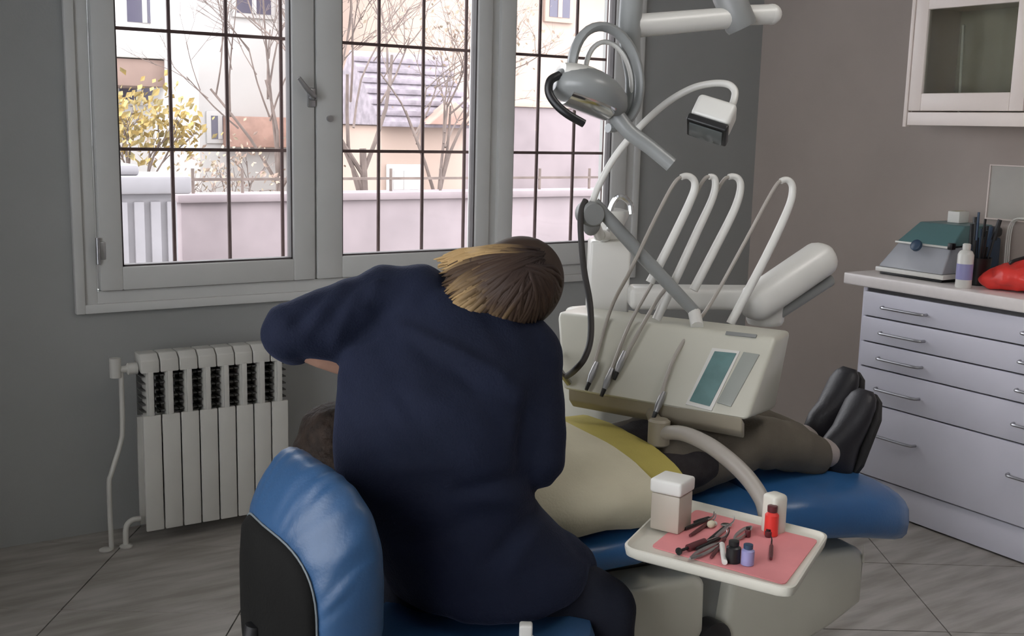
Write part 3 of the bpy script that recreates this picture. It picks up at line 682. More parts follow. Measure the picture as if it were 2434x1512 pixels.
# ------------------------------------------------------------------ tray table over the chair
TZ = .65
nl, nr_, fr, fl = onz(1476, 1300, TZ), onz(1885, 1404, TZ), onz(1972, 1268, TZ), onz(1600, 1178, TZ)
tc_ = (nl + nr_ + fr + fl) / 4
tt = thing('tray_table', (tc_.x, tc_.y, TZ - .02), 'cream instrument tray with pink paper liner on a curved arm', 'tray')
def inset(k, z): return [V(((p.x - tc_.x) * k + tc_.x, (p.y - tc_.y) * k + tc_.y, z)) for p in (nl, nr_, fr, fl)]
def rounded(pts, r, n=6):
    out = []
    for i in range(len(pts)):
        p, a, c = pts[i], pts[i - 1], pts[(i + 1) % len(pts)]
        d1 = (a - p).normalized(); d2 = (c - p).normalized(); s, e = p + d1 * r, p + d2 * r
        for k in range(n + 1):
            t = k / n; out.append(s * (1 - t) ** 2 + p * 2 * t * (1 - t) + e * t * t)
    return out
bm = bmesh.new(); rings = []
for k, z in ((.93, TZ - .024), (.985, TZ - .018), (1.0, TZ - .004), (1.0, TZ), (.975, TZ + .001), (.955, TZ - .006), (.93, TZ - .008)):
    rings.append([bm.verts.new(p) for p in rounded(inset(k, z), .03)])
for A, Bq in zip(rings, rings[1:]):
    for k in range(len(A)): bm.faces.new((A[k], A[(k + 1) % len(A)], Bq[(k + 1) % len(A)], Bq[k]))
bm.faces.new(rings[0][::-1]); bm.faces.new(rings[-1]); to_obj('tray', bm, 'traywhite', tt, smooth=50)
bm = bmesh.new(); q = [onz(1548, 1292, TZ), onz(1866, 1382, TZ), onz(1945, 1277, TZ), onz(1655, 1205, TZ)]
lo = [bm.verts.new(V((p.x, p.y, TZ - .0078))) for p in rounded(q, .012, 3)]; hi = [bm.verts.new(V((p.x, p.y, TZ - .0055))) for p in rounded(q, .012, 3)]
bm.faces.new(hi); bm.faces.new(lo[::-1])
for k in range(len(lo)): bm.faces.new((lo[k], lo[(k + 1) % len(lo)], hi[(k + 1) % len(lo)], hi[k]))
to_obj('paper_liner', bm, 'pink', tt, smooth=0)
PZ = TZ - .0052
apts = [at(1566, 1030, 2.62), at(1620, 1030, 2.56), at(1680, 1055, 2.5), at(1735, 1095, 2.46), at(1780, 1140, 2.43), at(1812, 1190, 2.40), at(1822, 1232, 2.385)]
B().tube(spline(apts, 6), [.016, .018, .0185, .018, .017], 14).out('curved_arm', 'armgrey', tt)
hb = onz(1838, 1256, TZ)
B().box((hb.x - .02, hb.y - .02, TZ - .012), (hb.x + .02, hb.y + .02, TZ + .075), .01, 3).out('hub', 'traywhite', tt)
jp = at(1566, 1030, 2.62); B().lathe([(.02, -.03), (.026, -.025), (.026, .03), (.02, .035)], jp).rod(jp, lip1.lerp(lip0, .5) + un * .02 - UP * .02, .016).out('arm_joint', 'tan', tt)
B().box((tc_.x - .09, tc_.y - .09, TZ - .034), (tc_.x + .09, tc_.y + .09, TZ - .0235), .004).out('under_plate', 'greyp', tt)

# things lying on the tray, told apart by colour and place
bx = onz(1594, 1248, TZ); TMx = Matrix.Translation((bx.x, bx.y, 0)) @ Matrix.Rotation(math.atan2((nr_ - nl).y, (nr_ - nl).x), 4, 'Z')
t = thing('cotton_dispenser', (bx.x, bx.y, PZ), 'white box dispenser standing at the far left corner of the tray', 'dispenser')
B().box((-.032, -.032, PZ), (.032, .032, PZ + .078), .004, Mx=TMx).out('body', 'beige', t)
B().box((-.035, -.035, PZ + .0785), (.035, .035, PZ + .108), .006, 3, Mx=TMx).out('lid', 'white', t)
def lie(px, py, dx, dy, name, label, cat, build, z=0.0):
    p = onz(px, py, PZ + z); e = onz(px + dx, py + dy, PZ + z); d = e - p; L = d.length
    t = thing(name, (p.x, p.y, PZ + z), label, cat, 'instruments on the pink tray'); X = d.normalized(); Y = UP.cross(X)
    build(t, p, X, Y, L); return t
def probe(m, tip):
    def f(t, p, X, Y, L):
        z = UP * .0042
        B().tube([p + z, p + X * L * .25 + z, p + X * L * .7 + z, p + X * L * .75 + z], [.003, .004, .004, .0025], 8).out('handle', m, t)
        B().tube(spline([p + X * L * .75 + z, p + X * L * .9 + z, p + X * L * .97 + z + UP * .004, p + X * L + z + UP * .010 + Y * .002], 4), [.0022, .0015, .001], 6).out('tip', tip, t)
    return f
def mirror(t, p, X, Y, L):
    z = UP * .0045
    B().rod(p + z, p + X * L * .8 + z, .0038, 8, .0025).out('handle', 'dark', t)
    B().lathe([(.010, 0), (.0115, .001), (.0115, .003), (.010, .0038)], p + X * L * .9 + UP * .002).out('mirror_disc', 'chrome', t)
def tweezers(t, p, X, Y, L):
    for s in (-1, 1): B().tube(spline([p + UP * .005, p + X * L * .3 + Y * s * .007 + UP * .005, p + X * L * .75 + Y * s * .006 + UP * .005, p + X * L + Y * s * .001 + UP * .004], 4), [.0028, .0035, .002], 6).out('arm', 'steel', t)
def vial(m, cap, h=.03, r=.012):
    def f(t, p, X, Y, L):
        B().lathe([(r * .9, 0), (r, .001), (r, h * .7), (r * .6, h * .8)], p, n=14).out('body', m, t)
        B().lathe([(r * .7, h * .8), (r * .72, h * .82), (r * .72, h), (r * .5, h * 1.02)], p, n=14).out('cap', cap, t)
    return f
def syringe(t, p, X, Y, L):
    z = UP * .0075
    B().rod(p + X * L * .25 + z, p + X * L * .7 + z, .007, 10).out('barrel', 'maroon', t)
    B().rod(p + z, p + X * L * .25 + z, .003, 8).rod(p + z, p + X * .003 + z, .0075, 10).out('plunger', 'dark', t)
    B().rod(p + X * L * .7 + z, p + X * L + z, .002, 6, .001).out('needle', 'steel', t)
lie(1628, 1262, 70, -30, 'dental_probe', 'dark handled probe nearest the white dispenser box', 'instrument', probe('dark', 'steel'))
lie(1640, 1278, 62, -42, 'dental_probe', 'maroon handled probe second from the white dispenser box', 'instrument', probe('maroon', 'steel'))
lie(1612, 1320, 88, -34, 'dental_syringe', 'maroon syringe lying in the middle left of the tray', 'instrument', syringe)
lie(1640, 1334, 78, -40, 'tweezers', 'steel tweezers beside the maroon syringe', 'instrument', tweezers)
lie(1672, 1300, 60, -52, 'dental_mirror', 'round mouth mirror with dark handle at the tray centre', 'instrument', mirror)
lie(1700, 1282, 46, -40, 'dental_probe', 'steel probe pointing to the far side of the tray', 'instrument', probe('steel', 'steel'))
lie(1655, 1310, 74, -34, 'dental_probe', 'dark handled probe between the maroon syringe and the mirror', 'instrument', probe('dark', 'steel'))
lie(1690, 1330, 44, -60, 'dental_probe', 'maroon handled probe right of the steel tweezers', 'instrument', probe('maroon', 'dark'))
lie(1745, 1290, 40, -34, 'tweezers', 'short steel tweezers behind the black vial', 'instrument', tweezers)
lie(1650, 1246, 48, -14, 'dental_probe', 'short dark probe against the far rim of the tray', 'instrument', probe('dark', 'dark'))
lie(1722, 1344, -8, -52, 'cotton_roll', 'white cotton roll beside the black vial', 'cotton roll', lambda t, p, X, Y, L: (B().rod(p + UP * .006, p + X * L * .8 + UP * .006, .0055, 10).out('roll', 'white', t), B().ell(p + X * L * .8 + UP * .006, (.006, .006, .006), seg=8, rings=6).out('frayed_end', 'white', t)))
lie(1742, 1336, 10, -30, 'vial', 'black vial standing near the front of the tray', 'vial', vial('dark', 'dark', .042, .014))
lie(1776, 1342, 10, -30, 'vial', 'lilac vial with dark cap right of the black vial', 'vial', vial('lilac', 'navyp', .040, .0125))
lie(1777, 1276, 10, -20, 'bur_block', 'tiny dark bur standing behind the lilac vial', 'bur', vial('maroon', 'dark', .02, .006))
lie(1832, 1334, 2, -44, 'dental_syringe', 'thin maroon syringe at the right of the tray', 'instrument', probe('maroon', 'dark'))
lie(1826, 1276, 10, -20, 'bur_block', 'small dark bur standing in front of the red bottle', 'bur', vial('maroon', 'dark', .016, .007))
lie(1832, 1272, 10, -20, 'red_bottle', 'red bottle standing against the tray hub', 'bottle', vial('redp', 'maroon', .062, .014))
lie(1690, 1255, 30, -12, 'cotton_pellet', 'pale cotton pellet at the far side of the tray', 'cotton', lambda t, p, X, Y, L: (B().ell(p + UP * .008, (.010, .008, .008), seg=10, rings=7).out('pad', 'bib', t), B().ell(p + X * .012 + UP * .006, (.006, .006, .006), seg=8, rings=6).out('tuft', 'white', t)))
# ------------------------------------------------------------------ operator stool
SC = V((1.06, 1.72, 0))
st = thing('operator_stool', SC, 'blue operator stool with a thick curved backrest and black shell', 'stool')
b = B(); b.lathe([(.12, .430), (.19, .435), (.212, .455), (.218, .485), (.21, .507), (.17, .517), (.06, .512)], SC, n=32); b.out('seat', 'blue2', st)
b = B(); b.lathe([(.14, .405), (.17, .41), (.17, .427), (.1, .43)], SC); b.out('seat_pan', 'dark', st)
b = B(); b.lathe([(.025, .10), (.025, .28), (.018, .28), (.018, .41)], SC); b.out('gas_column', 'chrome', st)
for k in range(5):
    a = 2 * PI * k / 5 + .3; e = SC + V((math.cos(a) * .26, math.sin(a) * .26, .07))
    leg = B().tube([SC + UP * .11, SC.lerp(e, .5) + UP * .055, e], [.022, .018, .014], 10).out('leg', 'chrome', st)
    B().lathe([(.02, -.012), (.027, -.008), (.027, .008), (.02, .012)], e - UP * .042, frame3((-math.sin(a), math.cos(a), 0))).rod(e, e - UP * .042, .008).out('caster', 'dark', leg)
# backrest: thick padded slab facing +x, black shell on its back
BX, BYc, BZc = .625, 1.73, .685
def outline(hw, hh, e=3.0, n=40):
    o = []
    for k in range(n):
        a = 2 * PI * k / n; ca, sa = math.cos(a), math.sin(a)
        o.append((math.copysign(abs(ca) ** (2 / e), ca) * hw, math.copysign(abs(sa) ** (2 / e), sa) * hh))
    return o
def slab(secs, wrap=1.1, n=72):
    bm = bmesh.new(); rings = []
    for x, hw, hh in secs:
        dz = -.058 * max(0, 1 - max(0, x) / .075) ** 1.3
        rings.append([bm.verts.new((BX + x + wrap * y * y, BYc + y, BZc + z + dz)) for y, z in outline(hw, hh, n=n)])
    for A, Bq in zip(rings, rings[1:]):
        for k in range(len(A)): bm.faces.new((A[k], A[(k + 1) % len(A)], Bq[(k + 1) % len(A)], Bq[k]))
    bm.faces.new(rings[0][::-1]); bm.faces.new(rings[-1]); return bm
cush = [(.002, .158, .142), (.006, .170, .155), (.022, .184, .178), (.05, .194, .200), (.08, .194, .203), (.105, .184, .192), (.122, .158, .165), (.128, .12, .12), (.122, .06, .055)]
bm = slab(cush, n=168)
for v in bm.verts:                                     # pleats gathered round the rim
    r = V((0, v.co.y - BYc, v.co.z - BZc)); an = math.atan2(r.z, r.y)
    if .004 < v.co.x - BX < .4 and r.length > .11: v.co += r.normalized() * ((.003 + .006 * max(0, noise.noise(v.co * 7))) * (1 if v.co.x - BX < .09 else .3) * math.sin(an * 26 + noise.noise(v.co * 9) * 5))
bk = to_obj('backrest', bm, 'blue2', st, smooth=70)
sub = bk.modifiers.new('soft', 'SUBSURF'); sub.levels = 1; sub.render_levels = 1
to_obj('back_shell', slab([(-.016, .06, .05), (-.015, .115, .105), (-.010, .150, .135), (-.002, .160, .144), (.004, .159, .143)]), 'shell', st, smooth=60)
b = B(); b.tube([V((BX + .003 + 1.1 * y * y, BYc + y, BZc - .055 + z)) for y, z in outline(.161, .145, n=48)], .002, 6, closed=True); b.out('piping', 'piping', st)
b = B(); b.tube(spline([(BX - .015, BYc, .60), (BX - .03, BYc, .50), (BX - .01, BYc, .43), (BX + .10, BYc, .40), (SC.x - .12, SC.y, .412)], 6), .016, 10); b.out('back_support', 'dark', st)
p = at(1250, 1492, 2.02)
b = B(); b.tube(spline([SC + V((.06, -.10, .415)), SC + V((.12, -.19, .43)), p + UP * -.012], 5), .006, 8); b.hull([p + RH * x + UP * z + FH * y for x in (-.012, .012) for z in (-.03, .008) for y in (-.012, .012)], .004); b.out('height_lever', 'creamw', st)

# ------------------------------------------------------------------ people
def head_parts(b, c, f, u, s=1.0, nose=True):
    """skull, jaw, nose and ears as shapes to be fused; f = facing, u = crown direction"""
    f = f.normalized(); u = (u - f * u.dot(f)).normalized(); r = f.cross(u)
    Mx = Matrix((r, f, u)).transposed()
    b.ell(c + u * .015 * s - f * .01 * s, (.076 * s, .094 * s, .092 * s), Mx, 20, 14)
    b.ell(c - u * .06 * s + f * .022 * s, (.056 * s, .066 * s, .056 * s), Mx, 16, 10)
    b.rod(c + f * .082 * s + u * .01 * s, c + f * .103 * s - u * .03 * s, .008 * s, 8, .013 * s)      # nose
    b.ell(c + f * .103 * s - u * .032 * s, (.015 * s, .011 * s, .010 * s), Mx, 10, 8)
    b.ell(c + f * .083 * s - u * .065 * s, (.022 * s, .012 * s, .008 * s), Mx, 10, 8)                  # lips
    for q in (-1, 1): b.ell(c + r * q * .078 * s - f * .005 * s - u * .015 * s, (.008 * s, .018 * s, .03 * s), Mx, 10, 8)
    return r
def eyes(parent, c, f, u):
    f = f.normalized(); u = (u - f * u.dot(f)).normalized(); r = f.cross(u)
    for q in (-1, 1):
        e = B().ell(c + r * q * .032 + f * .072 + u * .0, (.012, .012, .012), seg=12, rings=8).out('eye', 'white', parent)
        B().ell(c + r * q * .032 + f * .0815, (.005, .005, .005), seg=8, rings=6).out('iris', 'dark', e)
def hand(b, w, d, n, side, curl=.5, s=1.0):
    """palm and five bent fingers from the wrist w, pointing along d, back of the hand towards n"""
    d = d.normalized(); n = (n - d * n.dot(d)).normalized(); l = d.cross(n) * side
    b.hull([w + l * x * s + n * z * s + d * y * s for x, y, z in ((-.026, 0, .012), (.026, 0, .012), (-.026, 0, -.012), (.026, 0, -.012), (-.04, .085, .011), (.038, .09, .011), (-.04, .085, -.012), (.038, .09, -.012))], .006, 2)
    for k, (x, L) in enumerate(((.032, .072), (.011, .080), (-.011, .075), (-.032, .058))):
        p = w + l * x * s + d * .085 * s; dd = d.copy(); ch_ = [(p, .0092 * s)]
        for j, fr_ in enumerate((.45, .32, .23)):
            dd = (dd - n * curl * (.35 + .4 * j)).normalized(); p = p + dd * L * fr_ * s; ch_.append((p, (.0088 - .0008 * j) * s))
        b.limb(ch_, 10)
    p = w + l * .026 * s + d * .02 * s; ch_ = [(p, .0125 * s)]
    for v_ in ((l * .8 + d * .6), (l * .35 + d * .9 - n * curl * .5), (d - n * curl * .7)):
        p = p + v_.normalized() * .032 * s; ch_.append((p, .0095 * s))
    b.limb(ch_, 10)

# ---- dentist, seated with her back to us
PH = at(838, 1045, 2.43)                                # patient's head
DH = at(1226, 678, 2.30)                                # dentist's head
crown = (RH * .62 + UP * .74 - FH * .25).normalized(); face = (FH * .8 - UP * .55 - RH * .35).normalized()
face = (face - crown * face.dot(crown)).normalized()
neck0 = DH - crown * .10 - face * .02; neck1 = at(1085, 770, 2.26)
shL, elL = at(930, 730, 2.30), at(688, 792, 2.22); shR, elR = at(1248, 842, 2.28), at(1284, 1100, 2.19)
wrL = elL + (PH + UP * .10 + RH * .16 - elL).normalized() * .235
wrR = at(1120, 1010, 2.42)
pel = V((1.09, 1.78, .60))
b = B(); head_parts(b, DH, face, crown, 1.0)
b.limb([(neck0, .050), (neck1, .052)])
b.limb([(shL, .05), (elL, .043), (elL.lerp(wrL, .35), .041), (wrL, .027)]); b.limb([(shR, .05), (elR, .04), (elR.lerp(wrR, .35), .038), (wrR, .027)])
hand(b, wrL, (PH + UP * .06 + RH * .12 - wrL), UP, 1, .5); hand(b, wrR, (PH + UP * .1 + RH * .2 - wrR), UP, -1, .5)
b.limb([(neck1 + FH * .03, .06), (at(1060, 950, 2.24), .09), (at(1075, 1150, 2.2), .09), (pel, .10)])
b.limb([(neck1, .05), (shL, .05)]); b.limb([(neck1, .05), (shR, .05)])
kR, kL = V((1.31, 1.66, .50)), V((.98, 2.02, .44)); aR, aL = V((1.27, 1.62, .10)), V((.96, 2.06, .10))
b.limb([(pel + V((.08, -.06, -.02)), .075), (kR, .055), (aR, .04)]); b.limb([(pel + V((-.06, .06, -.02)), .075), (kL, .055), (aL, .04)])
dn = b.remesh('person', 'skin', None, .0075, 3, origin=(1.05, 1.72, 0))
tag(dn, 'person in a navy coat with fair brown hair bending over the patient', 'person')
eyes(dn, DH, face, crown)
# coat
def S(px, py, hw, D, hd): c = at(px, py, D); return (c, RH * hw * D / F_PX, (FH * .985 + UP * .1) * hd)
b = B()
b.loft([S(1150, 1402, 150, 2.20, .10), S(1156, 1394, 200, 2.20, .145), S(1160, 1375, 236, 2.20, .165), S(1150, 1330, 246, 2.20, .17), S(1105, 1265, 226, 2.19, .16), S(1058, 1195, 206, 2.19, .15), S(1032, 1110, 240, 2.19, .145),
        S(1042, 1000, 252, 2.20, .145), S(1052, 900, 252, 2.22, .145), S(1066, 820, 240, 2.25, .14), S(1085, 760, 205, 2.27, .13), S(1090, 705, 150, 2.28, .11), S(1085, 668, 90, 2.29, .08)], 32)
b.limb([(at(930, 726, 2.29), .085), (at(800, 768, 2.26), .080), (at(690, 792, 2.22), .061), (at(705, 800, 2.25), .062)])
b.limb([(at(985, 730, 2.29), .092), (at(930, 724, 2.29), .085)])
b.limb([(at(1200, 800, 2.28), .08), (at(1248, 842, 2.27), .076), (at(1272, 980, 2.22), .062), (at(1284, 1100, 2.19), .051), (at(1250, 1075, 2.27), .05)])
b.limb([(at(1225, 1340, 2.20), .088), (at(1320, 1348, 2.24), .074), (at(1345, 1352, 2.27), .062)])
CREASE = []
for x1, y1, x2, y2, am, w in ((955, 775, 1195, 892, .014, .013), (990, 825, 1260, 985, -.009, .02), (1090, 1165, 1255, 1128, -.010, .012), (1070, 1190, 1262, 1192, .008, .014), (840, 830, 960, 690, -.008, .018),
        (790, 815, 850, 690, .007, .014), (690, 780, 760, 712, -.008, .010), (720, 800, 800, 700, .006, .012), (868, 640, 800, 740, -.007, .012), (925, 632, 860, 730, .007, .012), (1245, 1250, 1150, 1345, -.010, .014), (1280, 1255, 1200, 1380, .007, .016),
        (1262, 930, 1238, 1120, -.012, .013), (930, 900, 1150, 1010, .006, .02), (850, 1010, 1080, 1095, -.006, .02), (900, 1120, 1120, 1100, .006, .018), (960, 1300, 1180, 1215, -.007, .018)):
    q1, q2 = at(x1, y1, 2.1), at(x2, y2, 2.1); CREASE.append((V((q1.dot(RH), q1.z)), V((q2.dot(RH), q2.z)), am, w))
BACKC = at(1060, 950, 2.2)
def crease(c):
    if (c - BACKC).dot(FH) > .06: return 0.
    k = (at(1060, 950, 2.1) - CAMO).dot(fwd) / max(.5, (c - CAMO).dot(fwd)); q = V(((c - CAMO).dot(RH) * k + CAMO.dot(RH), (c.z - CAM_H) * k + CAM_H)); r = 0.
    for p1, p2, am, w in CREASE:
        d = p2 - p1; t = max(0, min(1, (q - p1).dot(d) / d.length_squared)); e = (q - p1 - d * t).length
        if e < 3 * w: r += am * math.exp(-(e / w) ** 2) * (.35 + .65 * math.sin(PI * min(1, max(0, t * .9 + .05))))
    return r
def cfold(c):
    q = c - V((1.05, 1.72, .8)); a = q.dot(RH); z = q.z
    s = a * .75 + z * .66                                # creases run from the right hip to the left shoulder
    return crease(c) + .007 * noise.noise(V((s * 15, a * 3, z * 3))) + .004 * noise.noise(V((s * 34, a * 7 + 3, z * 7))) + .003 * math.sin(s * 60 + 3 * noise.noise(c * 4)) * max(0, noise.noise(c * 3 + V((5, 1, 2))))
coat = b.remesh('coat', 'navy', dn, .0085, 7, fold=cfold)
b = B(); b.limb([(pel + V((.10, -.05, -.04)), .085), (kR, .066), (kR.lerp(aR, .5), .062), (aR, .055)]); b.limb([(pel + V((-.06, .06, -.05)), .085), (kL, .066), (kL.lerp(aL, .5), .062), (aL, .055)])
b.ell(pel - UP * .03, (.145, .13, .06)); b.remesh('trousers', 'trouser_d', dn, .01, 5, fold=lambda c: .004 * noise.noise(c * 18))
for a_ in (aR, aL):
    d = V((a_.x - pel.x, a_.y - pel.y, 0)).normalized(); Mx = frame3(UP, d).to_4x4(); Mx.translation = V((a_.x, a_.y, 0))
    b = B(); b.hull([Mx @ V(p) for p in ((-.06, -.033, .002), (-.06, .033, .002), (.10, -.045, .002), (.10, .045, .002), (.17, -.03, .002), (.17, .03, .002), (-.06, -.03, .085), (-.06, .03, .085), (.03, -.03, .09), (.03, .03, .09), (.12, -.035, .05), (.12, .035, .05), (.165, -.025, .03), (.165, .025, .03))], .012, 3); b.out('shoe', 'shoe', dn)
# hair: cap over the skull plus combed locks falling to the collar
CR = (1258, 612)
ENDS = [(1040, 612), (1050, 640), (1058, 690), (1066, 735), (1072, 772), (1120, 792), (1180, 792), (1240, 780), (1292, 752), (1326, 712), (1336, 664)]
def hair_depth(x, y):
    r1 = ((x - 1216) / 126) ** 2 + ((y - 674) / 116) ** 2; r2 = ((x - 1120) / 82) ** 2 + ((y - 702) / 96) ** 2
    return 2.285 - max(.118 * math.sqrt(max(0, 1 - r1)), .098 * math.sqrt(max(0, 1 - r2)), .012)
def hair_path(e, wob, u1, lift):
    k = e * (len(ENDS) - 1); i = min(len(ENDS) - 2, int(k)); f = k - i
    E = V((ENDS[i][0] * (1 - f) + ENDS[i + 1][0] * f, ENDS[i][1] * (1 - f) + ENDS[i + 1][1] * f)); S0 = V(CR) + V((wob * 60 + 12 * (1 - e), (e - .4) * 34))
    d = E - S0; nrm = V((-d.y, d.x)).normalized(); out = []
    for q in range(10):
        t = q / 9 * u1; p = S0 + d * t + nrm * (-.14 * d.length * math.sin(PI * min(1, t)) * (e - .35) * 1.2 + wob * 14 * math.sin(t * 5 + e * 40))
        out.append(at(p.x, p.y, hair_depth(p.x, p.y) - lift))
    return out
b = B()
Mh = Matrix((crown.cross(face).normalized(), face, crown)).transposed()
b.ell(DH + crown * .010 - face * .018, (.094, .098, .104), Mh, 24, 16)
b.limb([(at(1215, 682, 2.27), .088), (at(1150, 692, 2.26), .080), (at(1116, 702, 2.26), .062), (at(1112, 712, 2.25), .052)])
cap = b.remesh('hair', attr_mat('fair_brown_hair', 'hair_tint', .6), dn, .009, 6)
def set_tint(o, fn):
    a = o.data.color_attributes.new('hair_tint', 'FLOAT_COLOR', 'POINT'); og = ORG[o]
    for i, v in enumerate(o.data.vertices): a.data[i].color = fn(v.co + og)
DK, MD, LG = V((.022, .013, .012)), V((.060, .037, .023)), V((.36, .24, .11))
set_tint(cap, lambda c: (*DK.lerp(MD, .55), 1))
bm = bmesh.new(); tints = []
NL = 230
for k in range(NL):
    e = (k + random.random()) / NL; wob = random.uniform(-.5, .5); u1 = random.uniform(.93, 1.05); g = random.random()
    sp = spline(hair_path(e, wob, u1, .004 + .006 * g), 2)
    tube(bm, sp, [.0025, .006, .008, .0085, .007, .0012], 6)
    amt = 1.0 if e < .10 else (.9 if .26 < e < .43 and g > .3 else (.5 if g > .82 and e < .6 else .04)); st0 = .18 if e < .10 else .55
    for i in range(len(sp)):
        u = i / (len(sp) - 1)
        bl = max(0, min(1, (u - st0) * 2.4)) * amt
        base = DK.lerp(MD, min(1, max(0, u * 1.1 * (1 - .5 * e) + .3 * g - .2)))
        tints += [base.lerp(LG, min(1, bl))] * 6
bm.normal_update()
me = bpy.data.meshes.new('hair_locks'); bm.to_mesh(me); bm.free()
a = me.color_attributes.new('hair_tint', 'FLOAT_COLOR', 'POINT')
for i, c in enumerate(tints): a.data[i].color = (*c, 1)
to_obj('hair_locks', None, cap.data.materials[0], cap, smooth=180, me=me)

# ---- patient, lying on the chair
ph_u = (PH - CO).dot(cu); ph_v = (PH - CO).dot(cv)
pf, pc = (UP * .95 + cu * .3).normalized(), -cu
b = B(); head_parts(b, PH, pf, pc, .98)
b.limb([(PH + cu * .06, .05), (C(ph_u + .20, 0, .74), .06)])
b.loft([(C(.20, 0, .69), cv * .10, UP * .05), (C(.24, 0, .67), cv * .16, UP * .075), (C(.32, 0, .655), cv * .165, UP * .075), (C(.45, 0, .645), cv * .15, UP * .066), (C(.58, 0, .64), cv * .155, UP * .06), (C(.68, 0, .64), cv * .165, UP * .06), (C(.74, 0, .645), cv * .15, UP * .055)], 24)
HK = []
for s in (-1, 1):
    hip, kn_, an = C(.68, s * .085, .64), C(1.0, s * .09, .685), C(1.255 + (.035 if s > 0 else 0), s * .062, .62)
    b.limb([(hip, .058), (hip.lerp(kn_, .35), .062), (kn_, .052), (kn_.lerp(an, .35), .05), (an, .034)]); HK.append((hip, kn_, an))
    b.limb([(an, .032), (an + cu * .035 + UP * .0, .024), (an + cu * .07 + UP * .08, .018)])
    sh, el_ = C(.22, s * .175, .68), C(.36, s * .222, .645); wr_ = C(.52, s * .222, .612)
    b.limb([(sh, .05), (el_, .038), (el_.lerp(wr_, .4), .036), (wr_, .024)])
    hand(b, wr_, cu - cv * s * .05, UP + cu * .1, s, .25, .82)
pt = b.remesh('person', 'skin', None, .007, 3, origin=C(.6, 0, .60))
tag(pt, 'person lying on the blue dental chair under a cream and yellow drape', 'person')
eyes(pt, PH, pf, pc)
b = B(); Mh = Matrix((pf.cross(pc).normalized() * -1, pf, pc)).transposed()
b.ell(PH + pc * .03 - pf * .02, (.094, .098, .098), Mh, 22, 14); b.ell(PH + pc * .05 - pf * .05 - cv * .03, (.09, .07, .07), Mh); b.ell(PH + pc * .07 + pf * .035, (.08, .055, .055), Mh); b.ell(PH + pc * .055 + pf * .055, (.07, .035, .045), Mh)
b.remesh('hair', mat('dark_brown_hair', (.012, .008, .006), .75, rgb2=(.026, .017, .012), vscale=40, bump=.5, bscale=90, spec=.2), pt, .008, 3, fold=lambda c: .004 * noise.noise(c * 40))
# charcoal knit top (hips and sleeves), trousers, socks, shoes
b = B(); b.loft([(C(.21, 0, .69), cv * .11, UP * .06), (C(.25, 0, .67), cv * .172, UP * .083), (C(.33, 0, .655), cv * .177, UP * .083), (C(.46, 0, .645), cv * .163, UP * .074), (C(.60, 0, .643), cv * .172, UP * .070), (C(.72, 0, .65), cv * .185, UP * .075), (C(.80, 0, .658), cv * .18, UP * .080), (C(.84, 0, .662), cv * .165, UP * .075)], 24)
for s in (-1, 1):
    sh, el_ = C(.22, s * .175, .68), C(.36, s * .220, .645); wr_ = C(.515, s * .221, .613); b.limb([(sh, .052), (el_, .040), (wr_, .030)])
b.remesh('knit_top', 'patshirt', pt, .009, 5, fold=lambda c: .004 * noise.noise(c * 20))
b = B()
for hip, kn_, an in HK: b.limb([(hip + cu * .03, .076), (hip.lerp(kn_, .4), .080), (kn_ + UP * .003, .068), (kn_.lerp(an, .5), .064), (an - cu * .045, .056)])
b.remesh('trousers', 'pattr', pt, .008, 5, fold=lambda c: .005 * noise.noise(V((c.x * 22, c.y * 9, c.z * 9))))
for hip, kn_, an in HK:
    b = B(); b.limb([(an - cu * .06 + UP * .004, .043), (an + cu * .005, .040)]); b.remesh('sock', 'sock', pt, .007, 4)
for s, (hip, kn_, an) in zip((-1, 1), HK):
    hz_ = V((an.x, an.y, .562)) + cu * .03 + (cu * .02 + UP * .03) * (s > 0)                  # toes up, sole facing the cabinets
    up_ = (UP * .95 + cu * .28).normalized(); fr_ = (cu * .95 - UP * .28).normalized()
    secs = []
    for h, hw, d0, d1 in ((-.028, .028, -.012, .045), (-.012, .038, -.035, .055), (.03, .040, -.060, .058), (.07, .041, -.055, .057), (.11, .045, -.030, .057), (.15, .050, -.016, .056), (.19, .049, -.006, .056), (.215, .040, .004, .053), (.232, .022, .016, .046)):
        secs.append((hz_ + up_ * (h * .93 + .02) + fr_ * (d0 + d1) / 2, cv * hw, fr_ * (d1 - d0) / 2))
    b = B(); b.loft(secs, 24); sh_ = b.out('shoe', 'shoe', pt, smooth=60)
    b = B(); b.hull([hz_ + up_ * (h * .93 + .02) + cv * x + fr_ * y for h, x in ((-.02, .02), (-.02, -.02), (.02, .038), (.02, -.038), (.10, .04), (.10, -.04), (.16, .051), (.16, -.051), (.21, .035), (.21, -.035), (.228, .01), (.228, -.01)) for y in (.052, .066)], .003, 2); b.out('sole', 'sole', sh_)
